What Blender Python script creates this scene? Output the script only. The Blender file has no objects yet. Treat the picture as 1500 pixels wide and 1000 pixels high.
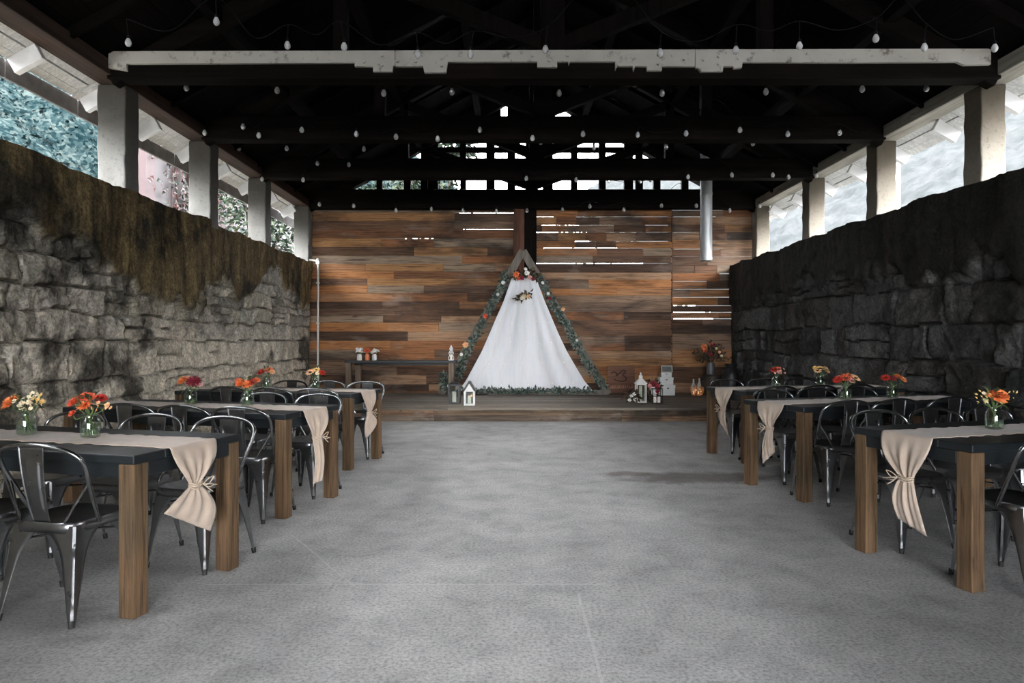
import bpy, math, random
import numpy as np
from mathutils import Vector, Matrix
random.seed(7)
R = random.random
def U(a, b): return a + (b - a) * random.random()
def ch(seq): return random.choice(seq)
S = bpy.context.scene
COL = S.collection
CAMZ = 1.28
def P(px, py, Y):                       # a point of the photo's frame at depth Y, in metres
    return Vector(((px - 747) / 1000 * Y, Y, CAMZ + (498 - py) / 1000 * Y))
def PX(px, Y): return (px - 747) / 1000 * Y
def PZ(py, Y): return CAMZ + (498 - py) / 1000 * Y

# ------------------------------------------------------------------ mesh helper
class MB:
    def __init__(self): self.v = []; self.f = []
    def add(self, vs, fs):
        o = len(self.v); self.v += [tuple(p) for p in vs]; self.f += [tuple(i + o for i in q) for q in fs]; return self
    def box(self, c, s, rot=None):
        c = Vector(c); h = Vector(s) / 2; vs = []
        for x, y, z in ((-1,-1,-1),(1,-1,-1),(1,1,-1),(-1,1,-1),(-1,-1,1),(1,-1,1),(1,1,1),(-1,1,1)):
            p = Vector((x*h.x, y*h.y, z*h.z))
            if rot is not None: p = rot @ p
            vs.append(c + p)
        return self.add(vs, [(0,3,2,1),(4,5,6,7),(0,1,5,4),(1,2,6,5),(2,3,7,6),(3,0,4,7)])
    def span(self, x0, x1, y0, y1, z0, z1):
        return self.box(((x0+x1)/2, (y0+y1)/2, (z0+z1)/2), (abs(x1-x0), abs(y1-y0), abs(z1-z0)))
    def beam(self, p0, p1, w, h, up=(0,0,1)):       # h along up
        p0 = Vector(p0); p1 = Vector(p1); d = (p1-p0); L = d.length; d.normalize()
        up = Vector(up); s = d.cross(up).normalized(); u = s.cross(d).normalized()
        rot = Matrix((d, s, u)).transposed()
        return self.box((p0+p1)/2, (L, w, h), rot)
    def tube(self, pts, r, n=8, caps=True):
        pts = [Vector(p) for p in pts]; m = len(pts); rs = r if isinstance(r, (list, tuple)) else [r]*m
        vs = []; prev = None
        for i, p in enumerate(pts):
            t = (pts[min(i+1, m-1)] - pts[max(i-1, 0)]).normalized()
            if prev is None:
                a = Vector((0,0,1)) if abs(t.z) < .9 else Vector((1,0,0))
                prev = t.cross(a).normalized()
            s = (prev - t * prev.dot(t)).normalized(); prev = s; b = t.cross(s)
            for k in range(n):
                a = 2*math.pi*k/n; vs.append(p + (s*math.cos(a) + b*math.sin(a))*rs[i])
        fs = []
        for i in range(m-1):
            for k in range(n):
                fs.append((i*n+k, i*n+(k+1)%n, (i+1)*n+(k+1)%n, (i+1)*n+k))
        if caps: fs += [tuple(range(n-1,-1,-1)), tuple((m-1)*n+k for k in range(n))]
        return self.add(vs, fs)
    def lathe(self, prof, o=(0,0,0), n=20, axis=None, sx=1, sy=1):
        o = Vector(o); q = Vector((0,0,1)).rotation_difference(Vector(axis)) if axis is not None else None
        vs = []; fs = []
        for r, z in prof:
            for k in range(n):
                a = 2*math.pi*k/n; p = Vector((r*math.cos(a)*sx, r*math.sin(a)*sy, z))
                vs.append(o + (q @ p if q else p))
        for i in range(len(prof)-1):
            for k in range(n): fs.append((i*n+k, i*n+(k+1)%n, (i+1)*n+(k+1)%n, (i+1)*n+k))
        return self.add(vs, fs)
    def grid(self, fn, nu, nv):
        vs = [fn(i/(nu-1), j/(nv-1)) for i in range(nu) for j in range(nv)]
        fs = [(i*nv+j, (i+1)*nv+j, (i+1)*nv+j+1, i*nv+j+1) for i in range(nu-1) for j in range(nv-1)]
        return self.add(vs, fs)
    def prism(self, poly, y0, y1):                  # polygon in xz, pushed along y
        n = len(poly)
        vs = [(x, y0, z) for x, z in poly] + [(x, y1, z) for x, z in poly]
        return self.add(vs, [tuple(range(n-1,-1,-1)), tuple(range(n, 2*n))] + [(i, (i+1)%n, n+(i+1)%n, n+i) for i in range(n)])
    def leaf(self, p, d, nrm, L, W, bend=.25):
        p = Vector(p); d = Vector(d).normalized(); nrm = Vector(nrm); s = d.cross(nrm)
        if s.length < 1e-4: s = d.cross(Vector((.3,.5,.8)))
        s.normalize(); u = s.cross(d)
        m = p + d*L*.5 + u*L*bend*.25; t = p + d*L - u*L*bend*.3
        return self.add([p, m + s*W/2 + u*W*.18, t, m - s*W/2 + u*W*.18, m], [(0,1,4),(1,2,4),(4,2,3),(0,4,3)])
    def build(self, name, mat, parent=None, smooth=False, bevel=0, solid=0, ang=38, sub=0):
        me = bpy.data.meshes.new(name); me.from_pydata(self.v, [], self.f)
        me.materials.append(mat); me.update()
        if smooth:
            me.polygons.foreach_set('use_smooth', [True]*len(me.polygons)); me.set_sharp_from_angle(angle=math.radians(ang))
        o = bpy.data.objects.new(name, me); COL.objects.link(o)
        if parent is not None: o.parent = parent
        if solid:
            m = o.modifiers.new('thick', 'SOLIDIFY'); m.thickness = solid; m.offset = 0
        if bevel:
            m = o.modifiers.new('bevel', 'BEVEL'); m.width = bevel; m.segments = 2; m.limit_method = 'ANGLE'
        if sub:
            m = o.modifiers.new('sub', 'SUBSURF'); m.levels = sub; m.render_levels = sub
        return o
def spline(pts, k=6):
    pts = [Vector(p) for p in pts]; out = []
    q = [pts[0]*2-pts[1]] + pts + [pts[-1]*2-pts[-2]]
    for i in range(1, len(q)-2):
        for j in range(k):
            t = j/k; a,b,c,d = q[i-1],q[i],q[i+1],q[i+2]
            out.append(.5*((2*b) + (c-a)*t + (2*a-5*b+4*c-d)*t*t + (3*b-a-3*c+d)*t*t*t))
    out.append(pts[-1]); return out
def tag(o, label, cat, group=None):
    o['label'] = label; o['category'] = cat
    if group: o['group'] = group
    return o
def thing(name, label, cat, loc=(0,0,0), rz=0, group=None):
    o = bpy.data.objects.new(name, None); COL.objects.link(o); o.empty_display_size = .1
    o.location = loc; o.rotation_euler = (0,0,rz); return tag(o, label, cat, group)
def struct(o): o['kind'] = 'structure'; return o
def stuff(o, label=None, cat=None):
    o['kind'] = 'stuff'
    if label: tag(o, label, cat)
    return o
def copy_tree(o, parent=None):
    c = o.copy(); COL.objects.link(c); c.parent = parent
    for k in o.children: copy_tree(k, c)
    return c

# ------------------------------------------------------------------ materials
class NT:
    def __init__(self, name):
        self.m = bpy.data.materials.new(name); self.m.use_nodes = True
        self.t = self.m.node_tree; self.t.nodes.clear()
        self.out = self.n('ShaderNodeOutputMaterial'); self.b = self.n('ShaderNodeBsdfPrincipled')
        self.l(self.b.outputs[0], self.out.inputs[0])
    def n(self, ty, **kw):
        x = self.t.nodes.new(ty)
        for k, v in kw.items(): setattr(x, k, v)
        return x
    def l(self, a, b): self.t.links.new(a, b)
    def coord(self, scale=(1,1,1), kind='Object', rnd=False):
        c = self.n('ShaderNodeTexCoord'); m = self.n('ShaderNodeMapping'); m.inputs['Scale'].default_value = scale
        self.l(c.outputs[kind], m.inputs[0])
        if rnd:
            oi = self.n('ShaderNodeObjectInfo'); k = self.n('ShaderNodeMath', operation='MULTIPLY'); k.inputs[1].default_value = 37
            self.l(oi.outputs['Random'], k.inputs[0]); self.l(k.outputs[0], m.inputs['Location'])
        return m.outputs[0]
    def noise(self, vec, scale, detail=5, rough=.55, dist=0):
        x = self.n('ShaderNodeTexNoise'); x.inputs['Scale'].default_value = scale; x.inputs['Detail'].default_value = detail
        x.inputs['Roughness'].default_value = rough; x.inputs['Distortion'].default_value = dist
        self.l(vec, x.inputs['Vector']); return x.outputs[0]
    def ramp(self, fac, stops, interp='LINEAR'):
        x = self.n('ShaderNodeValToRGB'); e = x.color_ramp; e.interpolation = interp
        while len(e.elements) < len(stops): e.elements.new(.5)
        for el, (p, c) in zip(e.elements, stops):
            el.position = p; el.color = (*c, 1) if not isinstance(c, (int, float)) else (c, c, c, 1)
        self.l(fac, x.inputs[0]); return x.outputs[0]
    def mix(self, fac, a, b, mode='MIX'):
        x = self.n('ShaderNodeMix', data_type='RGBA', blend_type=mode)
        for s, i in ((fac, 0), (a, 6), (b, 7)):
            if isinstance(s, (int, float)): x.inputs[i].default_value = s
            elif isinstance(s, tuple): x.inputs[i].default_value = (*s, 1)
            else: self.l(s, x.inputs[i])
        return x.outputs[2]
    def math(self, op, a, b=None, clamp=False):
        x = self.n('ShaderNodeMath', operation=op, use_clamp=clamp)
        for s, i in ((a, 0), (b, 1)):
            if s is None: continue
            if isinstance(s, (int, float)): x.inputs[i].default_value = s
            else: self.l(s, x.inputs[i])
        return x.outputs[0]
    def bump(self, h, strength=.3, dist=.01):
        x = self.n('ShaderNodeBump'); x.inputs['Strength'].default_value = strength; x.inputs['Distance'].default_value = dist
        self.l(h, x.inputs['Height']); self.l(x.outputs[0], self.b.inputs['Normal'])
    def col(self, s):
        if isinstance(s, tuple): self.b.inputs['Base Color'].default_value = (*s, 1)
        else: self.l(s, self.b.inputs['Base Color'])
    def set(self, **kw):
        for k, v in kw.items():
            i = self.b.inputs[k.replace('_', ' ')]
            if isinstance(v, (int, float, tuple)): i.default_value = v
            else: self.l(v, i)
        return self.m
def plain(name, c, rough=.6, var=.18, scale=20, metal=0, bump=0):
    t = NT(name); v = t.coord(rnd=True); n = t.noise(v, scale, 4)
    lo = tuple(x*(1-var) for x in c); hi = tuple(min(1, x*(1+var)) for x in c)
    t.col(t.ramp(n, [(.3, lo), (.7, hi)]))
    if bump: t.bump(n, bump, .004)
    return t.set(Roughness=rough, Metallic=metal)
def wood(name, cols, axis='z', rough=.75, grain=1.0, island=False, dark=.45, stain=None, bump=.35, spec=.25):
    t = NT(name); k = {'x': (.7, 18, 18), 'y': (18, .7, 18), 'z': (18, 18, .7)}[axis]
    v = t.coord(k, rnd=not island)
    if island:
        g = t.n('ShaderNodeNewGeometry'); off = t.n('ShaderNodeVectorMath', operation='ADD'); cb = t.n('ShaderNodeCombineXYZ')
        r = g.outputs['Random Per Island']; rr = t.math('MULTIPLY', r, 91.7)
        for i in range(3): t.l(rr, cb.inputs[i])
        t.l(v, off.inputs[0]); t.l(cb.outputs[0], off.inputs[1]); v = off.outputs[0]
    g1 = t.noise(v, grain, 7, .62, .6); g2 = t.noise(v, grain*4, 4, .6)
    if island:
        base = t.ramp(r, [((i+.0)/len(cols), c) for i, c in enumerate(cols)], 'CONSTANT')
    else:
        base = t.ramp(t.noise(t.coord((1,1,1), rnd=True), 1.7, 2), [(.3 + .4*i/max(1, len(cols)-1), c) for i, c in enumerate(cols)])
    sh = t.ramp(g1, [(.28, (dark,)*3), (.5, (.9,)*3), (.72, (1.25, 1.22, 1.18))])
    c = t.mix(1, base, sh, 'MULTIPLY')
    c = t.mix(.55, c, t.ramp(g2, [(.3, (.55,)*3), (.6, (1.1,)*3)]), 'MULTIPLY')
    if stain:
        n3 = t.noise(t.coord((.55,.55,1.6)), stain, 5, .62, .4)
        c = t.mix(t.ramp(n3, [(.50, 0.0), (.64, .8)]), c, (.02, .017, .015))
        n4 = t.noise(t.coord((.8,.8,2.2)), stain*1.7, 4, .6, .3)
        c = t.mix(t.ramp(n4, [(.56, 0.0), (.72, .35)]), c, (.34, .28, .235))
    g3 = t.noise(v, grain*1.3, 3, .5); kn = t.ramp(t.noise(t.coord({'x': (2.5,8,8), 'y': (8,2.5,8), 'z': (8,8,2.5)}[axis], rnd=not island), 1.3, 3, .7), [(.68, 0.0), (.75, .8)])
    c = t.mix(kn, c, tuple(x*.18 for x in cols[0])); t.col(c); t.bump(t.math('ADD', g1, g2), bump, .006)
    return t.set(Roughness=rough, Specular_IOR_Level=spec)

M = {}
M['plank'] = wood('reclaimed planks', [(.29,.125,.055),(.18,.098,.06),(.36,.215,.13),(.085,.05,.034),(.40,.175,.068),(.24,.155,.105),(.20,.092,.046),(.29,.21,.15),(.12,.066,.04),(.36,.175,.083),(.15,.09,.06),(.38,.195,.085)], 'x', .85, 2.2, True, .2, .8)
M['deck'] = wood('weathered deck boards', [(.22,.19,.155),(.19,.165,.14),(.26,.222,.18),(.17,.15,.13)], 'x', .8, 1.8, True, .45)
M['riser'] = wood('stage riser boards', [(.18,.125,.083),(.28,.17,.105),(.13,.095,.072),(.25,.19,.145)], 'x', .85, 1.3, True, .25, 1.4)
M['post'] = wood('rustic post wood', [(.085,.050,.027),(.14,.084,.044),(.105,.072,.042)], 'z', .8, 2.6, False, .22)
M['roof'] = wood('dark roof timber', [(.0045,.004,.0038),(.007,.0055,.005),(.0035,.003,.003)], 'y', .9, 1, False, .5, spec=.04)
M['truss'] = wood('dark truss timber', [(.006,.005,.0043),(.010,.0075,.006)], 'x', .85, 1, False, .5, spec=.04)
M['plate'] = wood('brown wall plate timber', [(.04,.025,.018),(.065,.038,.027)], 'y', .85, 1, False, .35)
M['palewood'] = wood('pale weathered timber', [(.36,.34,.29),(.27,.25,.21)], 'y', .85, 1, False, .55)
M['kingpost'] = wood('red brown post timber', [(.12,.055,.035),(.17,.08,.05)], 'z', .85, 1.2, False, .3)
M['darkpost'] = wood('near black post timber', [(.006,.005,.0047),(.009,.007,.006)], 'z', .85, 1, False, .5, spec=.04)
M['archwood'] = wood('grey arch boards', [(.16,.14,.12),(.21,.185,.155)], 'z', .85, 1, False, .5)
M['consolewood'] = wood('grey brown console wood', [(.15,.11,.08),(.20,.15,.11)], 'z', .8, 1, False, .5)
def whitepaint():
    t = NT('peeling white paint'); v = t.coord((1,1,1)); n = t.noise(v, 9, 8, .68); n2 = t.noise(v, 2.2, 4)
    c = t.mix(t.ramp(n2, [(.35, 0.0), (.7, .55)]), (.46,.44,.39), (.33,.305,.26))
    c = t.mix(t.ramp(n, [(.56, 0.0), (.66, .75)]), c, (.07,.05,.04)); t.col(c); t.bump(n, .3, .003)
    return t.set(Roughness=.75)
M['whitepaint'] = whitepaint()
M['soffit'] = wood('white painted soffit boards', [(.74,.74,.73),(.66,.66,.65)], 'x', .7, 1, True, .8)
M['rafterpaint'] = plain('white painted rafter ends', (.74,.74,.735), .7, .08, 6)
M['fascia'] = plain('grey fascia board', (.17,.16,.155), .8, .3, 7)
def concrete(name, a, b, stain, zs=1.0):
    t = NT(name); v = t.coord((1,1,.35), rnd=True); n = t.noise(v, 3.2, 7, .65); n2 = t.noise(t.coord((1,1,1), rnd=True), 26, 5, .6)
    c = t.ramp(n, [(.3, a), (.68, b)]); c = t.mix(t.ramp(n2, [(.55, 0.0), (.75, .5)]), c, stain)
    sp = t.n('ShaderNodeSeparateXYZ'); t.l(t.coord(), sp.inputs[0])
    top = t.math('MULTIPLY', t.ramp(t.math('ADD', t.math('MULTIPLY', sp.outputs[2], 1/1.1), t.math('MULTIPLY', n, .5)), [(.50, 0.0), (1.0, 1.0)]), .8)
    c = t.mix(top, c, stain); t.col(c); t.bump(t.math('ADD', n2, n), .5, .012); return t.set(Roughness=.9)
M['pillar'] = concrete('weathered pillar concrete', (.12,.116,.104), (.205,.20,.187), (.03,.025,.016))
M['pillar_warm'] = concrete('warm pillar concrete', (.19,.166,.13), (.29,.262,.218), (.05,.038,.022))
def floor_mat():
    t = NT('worn concrete floor'); v = t.coord()
    a = t.noise(v, .55, 6, .6, .5); b = t.noise(v, 3.5, 8, .66, .3); c = t.noise(v, 60, 4, .7); d = t.noise(v, 210, 3, .7)
    col = t.ramp(a, [(.32, (.335,.33,.32)), (.5, (.425,.42,.408)), (.66, (.52,.512,.498))])
    col = t.mix(.75, col, t.ramp(b, [(.30, (.68,.68,.68)), (.48, (.96,.96,.96)), (.66, (1.16,1.16,1.15))]), 'MULTIPLY')
    col = t.mix(.7, col, t.ramp(c, [(.36, (.42,.42,.42)), (.5, (.96,.96,.96)), (.64, (1.25,1.25,1.25))]), 'MULTIPLY')
    sp = t.n('ShaderNodeSeparateXYZ'); t.l(v, sp.inputs[0]); X, Y = sp.outputs[0], sp.outputs[1]
    wob = t.math('MULTIPLY', t.math('SUBTRACT', b, .5), .25)
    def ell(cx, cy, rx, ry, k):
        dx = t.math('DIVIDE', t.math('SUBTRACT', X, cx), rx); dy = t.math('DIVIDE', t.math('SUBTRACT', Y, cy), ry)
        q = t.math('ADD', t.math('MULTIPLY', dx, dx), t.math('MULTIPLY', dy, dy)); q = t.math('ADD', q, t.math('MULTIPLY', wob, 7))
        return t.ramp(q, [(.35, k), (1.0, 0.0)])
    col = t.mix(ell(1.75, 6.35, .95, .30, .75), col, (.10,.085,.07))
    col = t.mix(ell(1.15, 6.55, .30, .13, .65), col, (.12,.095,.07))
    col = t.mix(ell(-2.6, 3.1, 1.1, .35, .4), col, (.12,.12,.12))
    def line(co, at, w, lo=None, hi=None, other=None):
        q = t.math('ABSOLUTE', t.math('SUBTRACT', t.math('ADD', co, t.math('MULTIPLY', wob, .10)), at))
        m = t.math('LESS_THAN', q, w)
        if other is not None:
            m = t.math('MULTIPLY', m, t.math('MULTIPLY', t.math('GREATER_THAN', other, lo), t.math('LESS_THAN', other, hi)))
        return m
    l1 = line(Y, 3.58, .006, -1.6, .5, X); l2 = line(X, .345, .007, .5, 3.45, Y)
    lm = t.math('MAXIMUM', l1, l2); col = t.mix(t.math('MULTIPLY', lm, .45), col, (.60,.60,.59))
    dg = t.math('ADD', t.math('MULTIPLY', X, .83), t.math('MULTIPLY', Y, .55))
    l3 = line(dg, 1.28, .005, 3.55, 4.5, Y); col = t.mix(t.math('MULTIPLY', l3, .4), col, (.6,.6,.59))
    t.col(col); h = t.math('ADD', t.math('ADD', c, t.math('MULTIPLY', d, .6)), t.math('MULTIPLY', b, 1.2)); t.bump(h, .55, .012)
    return t.set(Roughness=t.ramp(b, [(.3, .85), (.7, .62)]))
M['floor'] = floor_mat()
def stone_mat(name, lows, ups, blotch, pale, low=None):
    t = NT(name); v = t.coord()
    at = t.n('ShaderNodeAttribute', attribute_name='tone'); up = t.n('ShaderNodeAttribute', attribute_name='upper'); jt = t.n('ShaderNodeAttribute', attribute_name='joint')
    n1 = t.noise(v, 7, 8, .66, .2); n2 = t.noise(v, 1.1, 5, .6); n3 = t.noise(v, 34, 5, .65)
    c = t.ramp(at.outputs['Fac'], [(i/len(lows), k) for i, k in enumerate(lows)])
    c = t.mix(t.math('MULTIPLY', jt.outputs['Fac'], .7), c, pale)
    vs = t.coord((2.6, 2.6, .28)); s1 = t.noise(vs, 2.2, 7, .66); cu = t.ramp(s1, [(.30, ups[0]), (.46, ups[1]), (.60, ups[2]), (.74, ups[3])])
    c = t.mix(up.outputs['Fac'], c, cu)
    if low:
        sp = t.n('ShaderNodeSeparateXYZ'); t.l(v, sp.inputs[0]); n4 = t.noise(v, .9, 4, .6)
        lm = t.ramp(t.math('ADD', t.math('MULTIPLY', sp.outputs[2], .5), t.math('MULTIPLY', t.math('SUBTRACT', n4, .5), .9)), [(.40, .85), (.85, 0.0)])  # paler lower courses: lime bloom plus fallen light, both put into the colour
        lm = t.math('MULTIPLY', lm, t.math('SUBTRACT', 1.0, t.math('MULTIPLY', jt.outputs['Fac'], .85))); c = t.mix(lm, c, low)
    # damp black staining, patchy, with a shape of its own
    c = t.mix(t.ramp(n2, [(.50, 0.0), (.60, blotch)]), c, (.022,.022,.019))
    c = t.mix(.85, c, t.ramp(n1, [(.28, (.45,)*3), (.5, (1,)*3), (.72, (1.45,1.43,1.38))]), 'MULTIPLY')
    c = t.mix(.85, c, t.ramp(n3, [(.34, (.45,)*3), (.62, (1.25,)*3)]), 'MULTIPLY')
    t.col(c); t.bump(t.math('ADD', n1, t.math('MULTIPLY', n3, .5)), .8, .03); return t.set(Roughness=.92, Specular_IOR_Level=.15)
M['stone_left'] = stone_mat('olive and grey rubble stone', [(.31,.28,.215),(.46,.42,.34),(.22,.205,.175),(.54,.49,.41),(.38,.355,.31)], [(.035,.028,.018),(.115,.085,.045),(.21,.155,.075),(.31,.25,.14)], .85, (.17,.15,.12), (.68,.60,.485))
M['stone_right'] = stone_mat('shade-darkened rubble stone', [(.06,.06,.057),(.10,.098,.093),(.045,.045,.044),(.135,.133,.127),(.075,.066,.06)], [(.012,.0115,.0105),(.024,.022,.019),(.036,.031,.025),(.05,.044,.034)], .7, (.03,.029,.027))  # stone colour lowered to carry the right wall's shade
# furniture
M['metal'] = (lambda t: (t.col(t.ramp(t.noise(t.coord(rnd=True), 9, 5, .6), [(.3, (.20,.203,.208)), (.7, (.28,.284,.29))])), t.set(Metallic=1, Roughness=t.ramp(t.noise(t.coord(rnd=True), 22, 4), [(.3, .27), (.7, .33)])))[1])(NT('brushed gunmetal steel'))
M['metalbar'] = plain('bright steel tube', (.30,.305,.31), .25, .15, 30, 1)
M['rubber'] = plain('black rubber', (.012,.012,.012), .7)
def navy():
    t = NT('chipped navy black paint'); v = t.coord(rnd=True); n = t.noise(v, 5, 5); n2 = t.noise(t.coord((.6,5,5), rnd=True), 14, 6, .65)
    c = t.ramp(n, [(.3, (.0055,.0075,.0088)), (.7, (.0085,.0125,.0155))]); c = t.mix(t.ramp(n2, [(.72, 0.0), (.78, .35)]), c, (.28,.3,.3))
    t.col(c); t.bump(n2, .25, .004); return t.set(Roughness=.48)
M['navy'] = navy()
def burlap():
    t = NT('natural burlap'); v = t.coord(); w = t.n('ShaderNodeTexWave'); w.inputs['Scale'].default_value = 160; w.inputs['Distortion'].default_value = 1.2; t.l(v, w.inputs[0])
    w2 = t.n('ShaderNodeTexWave', bands_direction='Z'); w2.inputs['Scale'].default_value = 160; w2.inputs['Distortion'].default_value = 1.2; t.l(v, w2.inputs[0])
    n = t.noise(v, 12, 4); c = t.ramp(n, [(.3, (.43,.34,.265)), (.7, (.52,.415,.33))]); t.col(c)
    t.bump(t.math('ADD', w.outputs[1], w2.outputs[1]), .12, .002); return t.set(Roughness=.95, Sheen_Weight=.2)
M['burlap'] = burlap()
M['twine'] = plain('jute twine', (.55,.44,.33), .95, .2, 120)
def glass(name, c=(1,1,1), lo=.06, hi=.75):
    t = NT(name); t.t.nodes.remove(t.b)
    tp = t.n('ShaderNodeBsdfTransparent'); gl = t.n('ShaderNodeBsdfGlossy'); gl.inputs['Roughness'].default_value = .03; gl.inputs['Color'].default_value = (.95,.97,.97,1)
    n = t.noise(t.coord(), 9, 2); t.l(t.ramp(n, [(0, tuple(x*.96 for x in c)), (1, c)]), tp.inputs[0])
    lw = t.n('ShaderNodeLayerWeight'); lw.inputs[0].default_value = .35; f = t.ramp(lw.outputs['Facing'], [(0, (lo,)*3), (.6, (lo*2.2,)*3), (1, (hi,)*3)])
    mx = t.n('ShaderNodeMixShader'); t.l(f, mx.inputs[0]); t.l(tp.outputs[0], mx.inputs[1]); t.l(gl.outputs[0], mx.inputs[2]); t.l(mx.outputs[0], t.out.inputs[0]); return t.m
M['glass'] = glass('clear jar glass', (.93,.96,.94), .07, .8)
M['water'] = glass('jar water', (.90,.95,.89), .02, .25)
M['bulbglass'] = (lambda t: (t.col(t.ramp(t.noise(t.coord(), 8, 2), [(0, (.80,.80,.78)), (1, (.9,.9,.88))])), t.set(Transmission_Weight=.45, Roughness=.12, IOR=1.4))[1])(NT('pale bulb glass'))
M['cord'] = plain('black cord', (.007,.007,.0075), .9); M['cord'].node_tree.nodes['Principled BSDF'].inputs['Specular IOR Level'].default_value = .1
M['drape'] = None
t = NT('sheer white chiffon'); n = t.noise(t.coord((6,6,.6)), 3, 4); t.col(t.ramp(n, [(.3, (.78,.79,.81)), (.7, (.86,.87,.89))])); t.set(Roughness=.8, Sheen_Weight=.3)
tr = t.n('ShaderNodeBsdfTranslucent'); tr.inputs[0].default_value = (.85,.86,.88,1); mx = t.n('ShaderNodeMixShader'); mx.inputs[0].default_value = .25
t.l(t.b.outputs[0], mx.inputs[1]); t.l(tr.outputs[0], mx.inputs[2]); t.l(mx.outputs[0], t.out.inputs[0]); M['drape'] = t.m
def leafmat(name, cs, rough=.6):
    t = NT(name); g = t.n('ShaderNodeNewGeometry'); t.col(t.ramp(g.outputs['Random Per Island'], [(i/len(cs), c) for i, c in enumerate(cs)], 'CONSTANT')); return t.set(Roughness=rough, Specular_IOR_Level=.12)
M['leaf'] = leafmat('bouquet leaf green', [(.05,.085,.04),(.08,.115,.05),(.035,.065,.04),(.12,.14,.06)])
M['euca'] = leafmat('eucalyptus grey green', [(.10,.135,.115),(.06,.085,.075),(.16,.19,.165),(.045,.06,.055),(.22,.24,.21)])
M['darkleaf'] = leafmat('dark dried foliage', [(.06,.045,.03),(.035,.04,.028),(.10,.06,.035),(.15,.11,.065),(.055,.02,.02)])
M['ivy'] = leafmat('reddening ivy leaves', [(.022,.010,.0095),(.013,.015,.011),(.032,.014,.012),(.02,.018,.015),(.042,.030,.027)])
M['treeleaf'] = leafmat('outdoor tree leaves', [(.014,.023,.015),(.022,.034,.019),(.04,.05,.029),(.008,.014,.010)])
def petal(name, a, b):
    t = NT(name); g = t.n('ShaderNodeNewGeometry'); t.col(t.ramp(g.outputs['Random Per Island'], [(0, a), (1, b)])); return t.set(Roughness=.65, Subsurface_Weight=.0)
M['orange'] = petal('orange petals', (.72,.16,.04), (.85,.30,.10))
M['red'] = petal('red petals', (.42,.018,.012), (.60,.05,.03))
M['coral'] = petal('coral red petals', (.60,.07,.03), (.75,.17,.07))
M['burgundy'] = petal('burgundy petals', (.20,.012,.03), (.38,.03,.06))
M['peach'] = petal('peach petals', (.80,.42,.20), (.88,.58,.34))
M['pink'] = petal('pink petals', (.72,.30,.26), (.85,.50,.44))
M['cream'] = petal('cream petals', (.78,.66,.42), (.86,.80,.62))
M['yellow'] = petal('yellow petals', (.75,.45,.10), (.85,.60,.22))
M['whiteflower'] = petal('white petals', (.75,.74,.70), (.88,.87,.84))
M['brownheart'] = plain('brown flower heart', (.06,.03,.012), .9, .3, 90)
M['stem'] = plain('green stems', (.12,.18,.06), .6, .3, 30)
M['white'] = plain('white painted metal', (.78,.77,.74), .5, .05, 8)
M['blackmetal'] = plain('black painted metal', (.013,.013,.014), .45)
M['candle'] = plain('ivory candle wax', (.85,.80,.70), .5, .03, 8)
M['card'] = plain('white box card', (.62,.62,.60), .7, .06, 9)
M['galv'] = (lambda t: (t.col(t.ramp(t.noise(t.coord((1,1,.5)), 5, 5), [(.3, (.42,.43,.43)), (.7, (.56,.57,.57))])), t.set(Metallic=.55, Roughness=.5))[1])(NT('galvanised sheet steel'))
M['vasegrey'] = plain('dark grey vase glaze', (.085,.09,.092), .45, .2, 14)
M['whiteceramic'] = plain('white ceramic', (.75,.75,.74), .35, .04, 8)
M['orangeceramic'] = plain('orange ceramic', (.62,.19,.08), .4, .08, 8)
M['barrel'] = wood('dark barrel staves', [(.05,.038,.028),(.075,.055,.04)], 'z', .8, 1, False, .5)
M['signwood'] = wood('brown sign wood', [(.15,.07,.045),(.20,.10,.065)], 'x', .75, 1, False, .5)
M['signdark'] = plain('dark carved letters', (.035,.018,.014), .8)
M['signlight'] = plain('pale carved letters', (.34,.19,.13), .8)
M['conduit'] = plain('white plastic conduit', (.62,.60,.54), .5, .06, 9)
M['copper'] = plain('copper wire', (.72,.30,.11), .35, .15, 30, .8)
M['amberglass'] = glass('amber glass', (.95,.50,.20))
def emit(name, c, s):
    t = NT(name); t.b.inputs['Emission Color'].default_value = (*c, 1); t.b.inputs['Emission Strength'].default_value = s; t.col(c); return t.m
M['fairy'] = emit('warm fairy light', (1,.78,.52), .45)
M['flame'] = emit('warm led light', (1,.50,.20), .5)
M['render'] = plain('pale pinkish render', (.042,.036,.0365), .9, .06, 2)
M['redpaint'] = plain('faded red paint', (.035,.020,.020), .8, .15, 5)
M['roofgrey'] = plain('grey roof tiles', (.10,.10,.10), .9, .2, 3)
def hillmat(name, cs, sc):
    t = NT(name); n = t.noise(t.coord(), sc, 7, .66); t.col(t.ramp(n, [(.36 + .28*i/(len(cs)-1), c) for i, c in enumerate(cs)])); return t.set(Roughness=1, Specular_IOR_Level=0)
t = NT('teal forest canopy'); v = t.coord(); vo = t.n('ShaderNodeTexVoronoi'); vo.inputs['Scale'].default_value = 8.5; t.l(v, vo.inputs['Vector'])
sp = t.n('ShaderNodeSeparateColor'); t.l(vo.outputs['Color'], sp.inputs[0]); n = t.noise(v, .8, 6, .65); q = t.math('ADD', t.math('MULTIPLY', sp.outputs[0], .40), t.math('MULTIPLY', n, .95))
t.col(t.ramp(q, [(.42, (.002,.0055,.0065)), (.58, (.0065,.0125,.0135)), (.74, (.0135,.021,.021)), (.88, (.028,.036,.034))])); M['forest'] = t.set(Roughness=1, Specular_IOR_Level=0)
M['pasture'] = hillmat('pale grassy hillside', [(.022,.0245,.0245),(.029,.031,.031),(.036,.0375,.0378)], .9)
M['ground'] = hillmat('gravel yard ground', [(.085,.085,.08),(.12,.118,.112)], .6)

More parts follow.
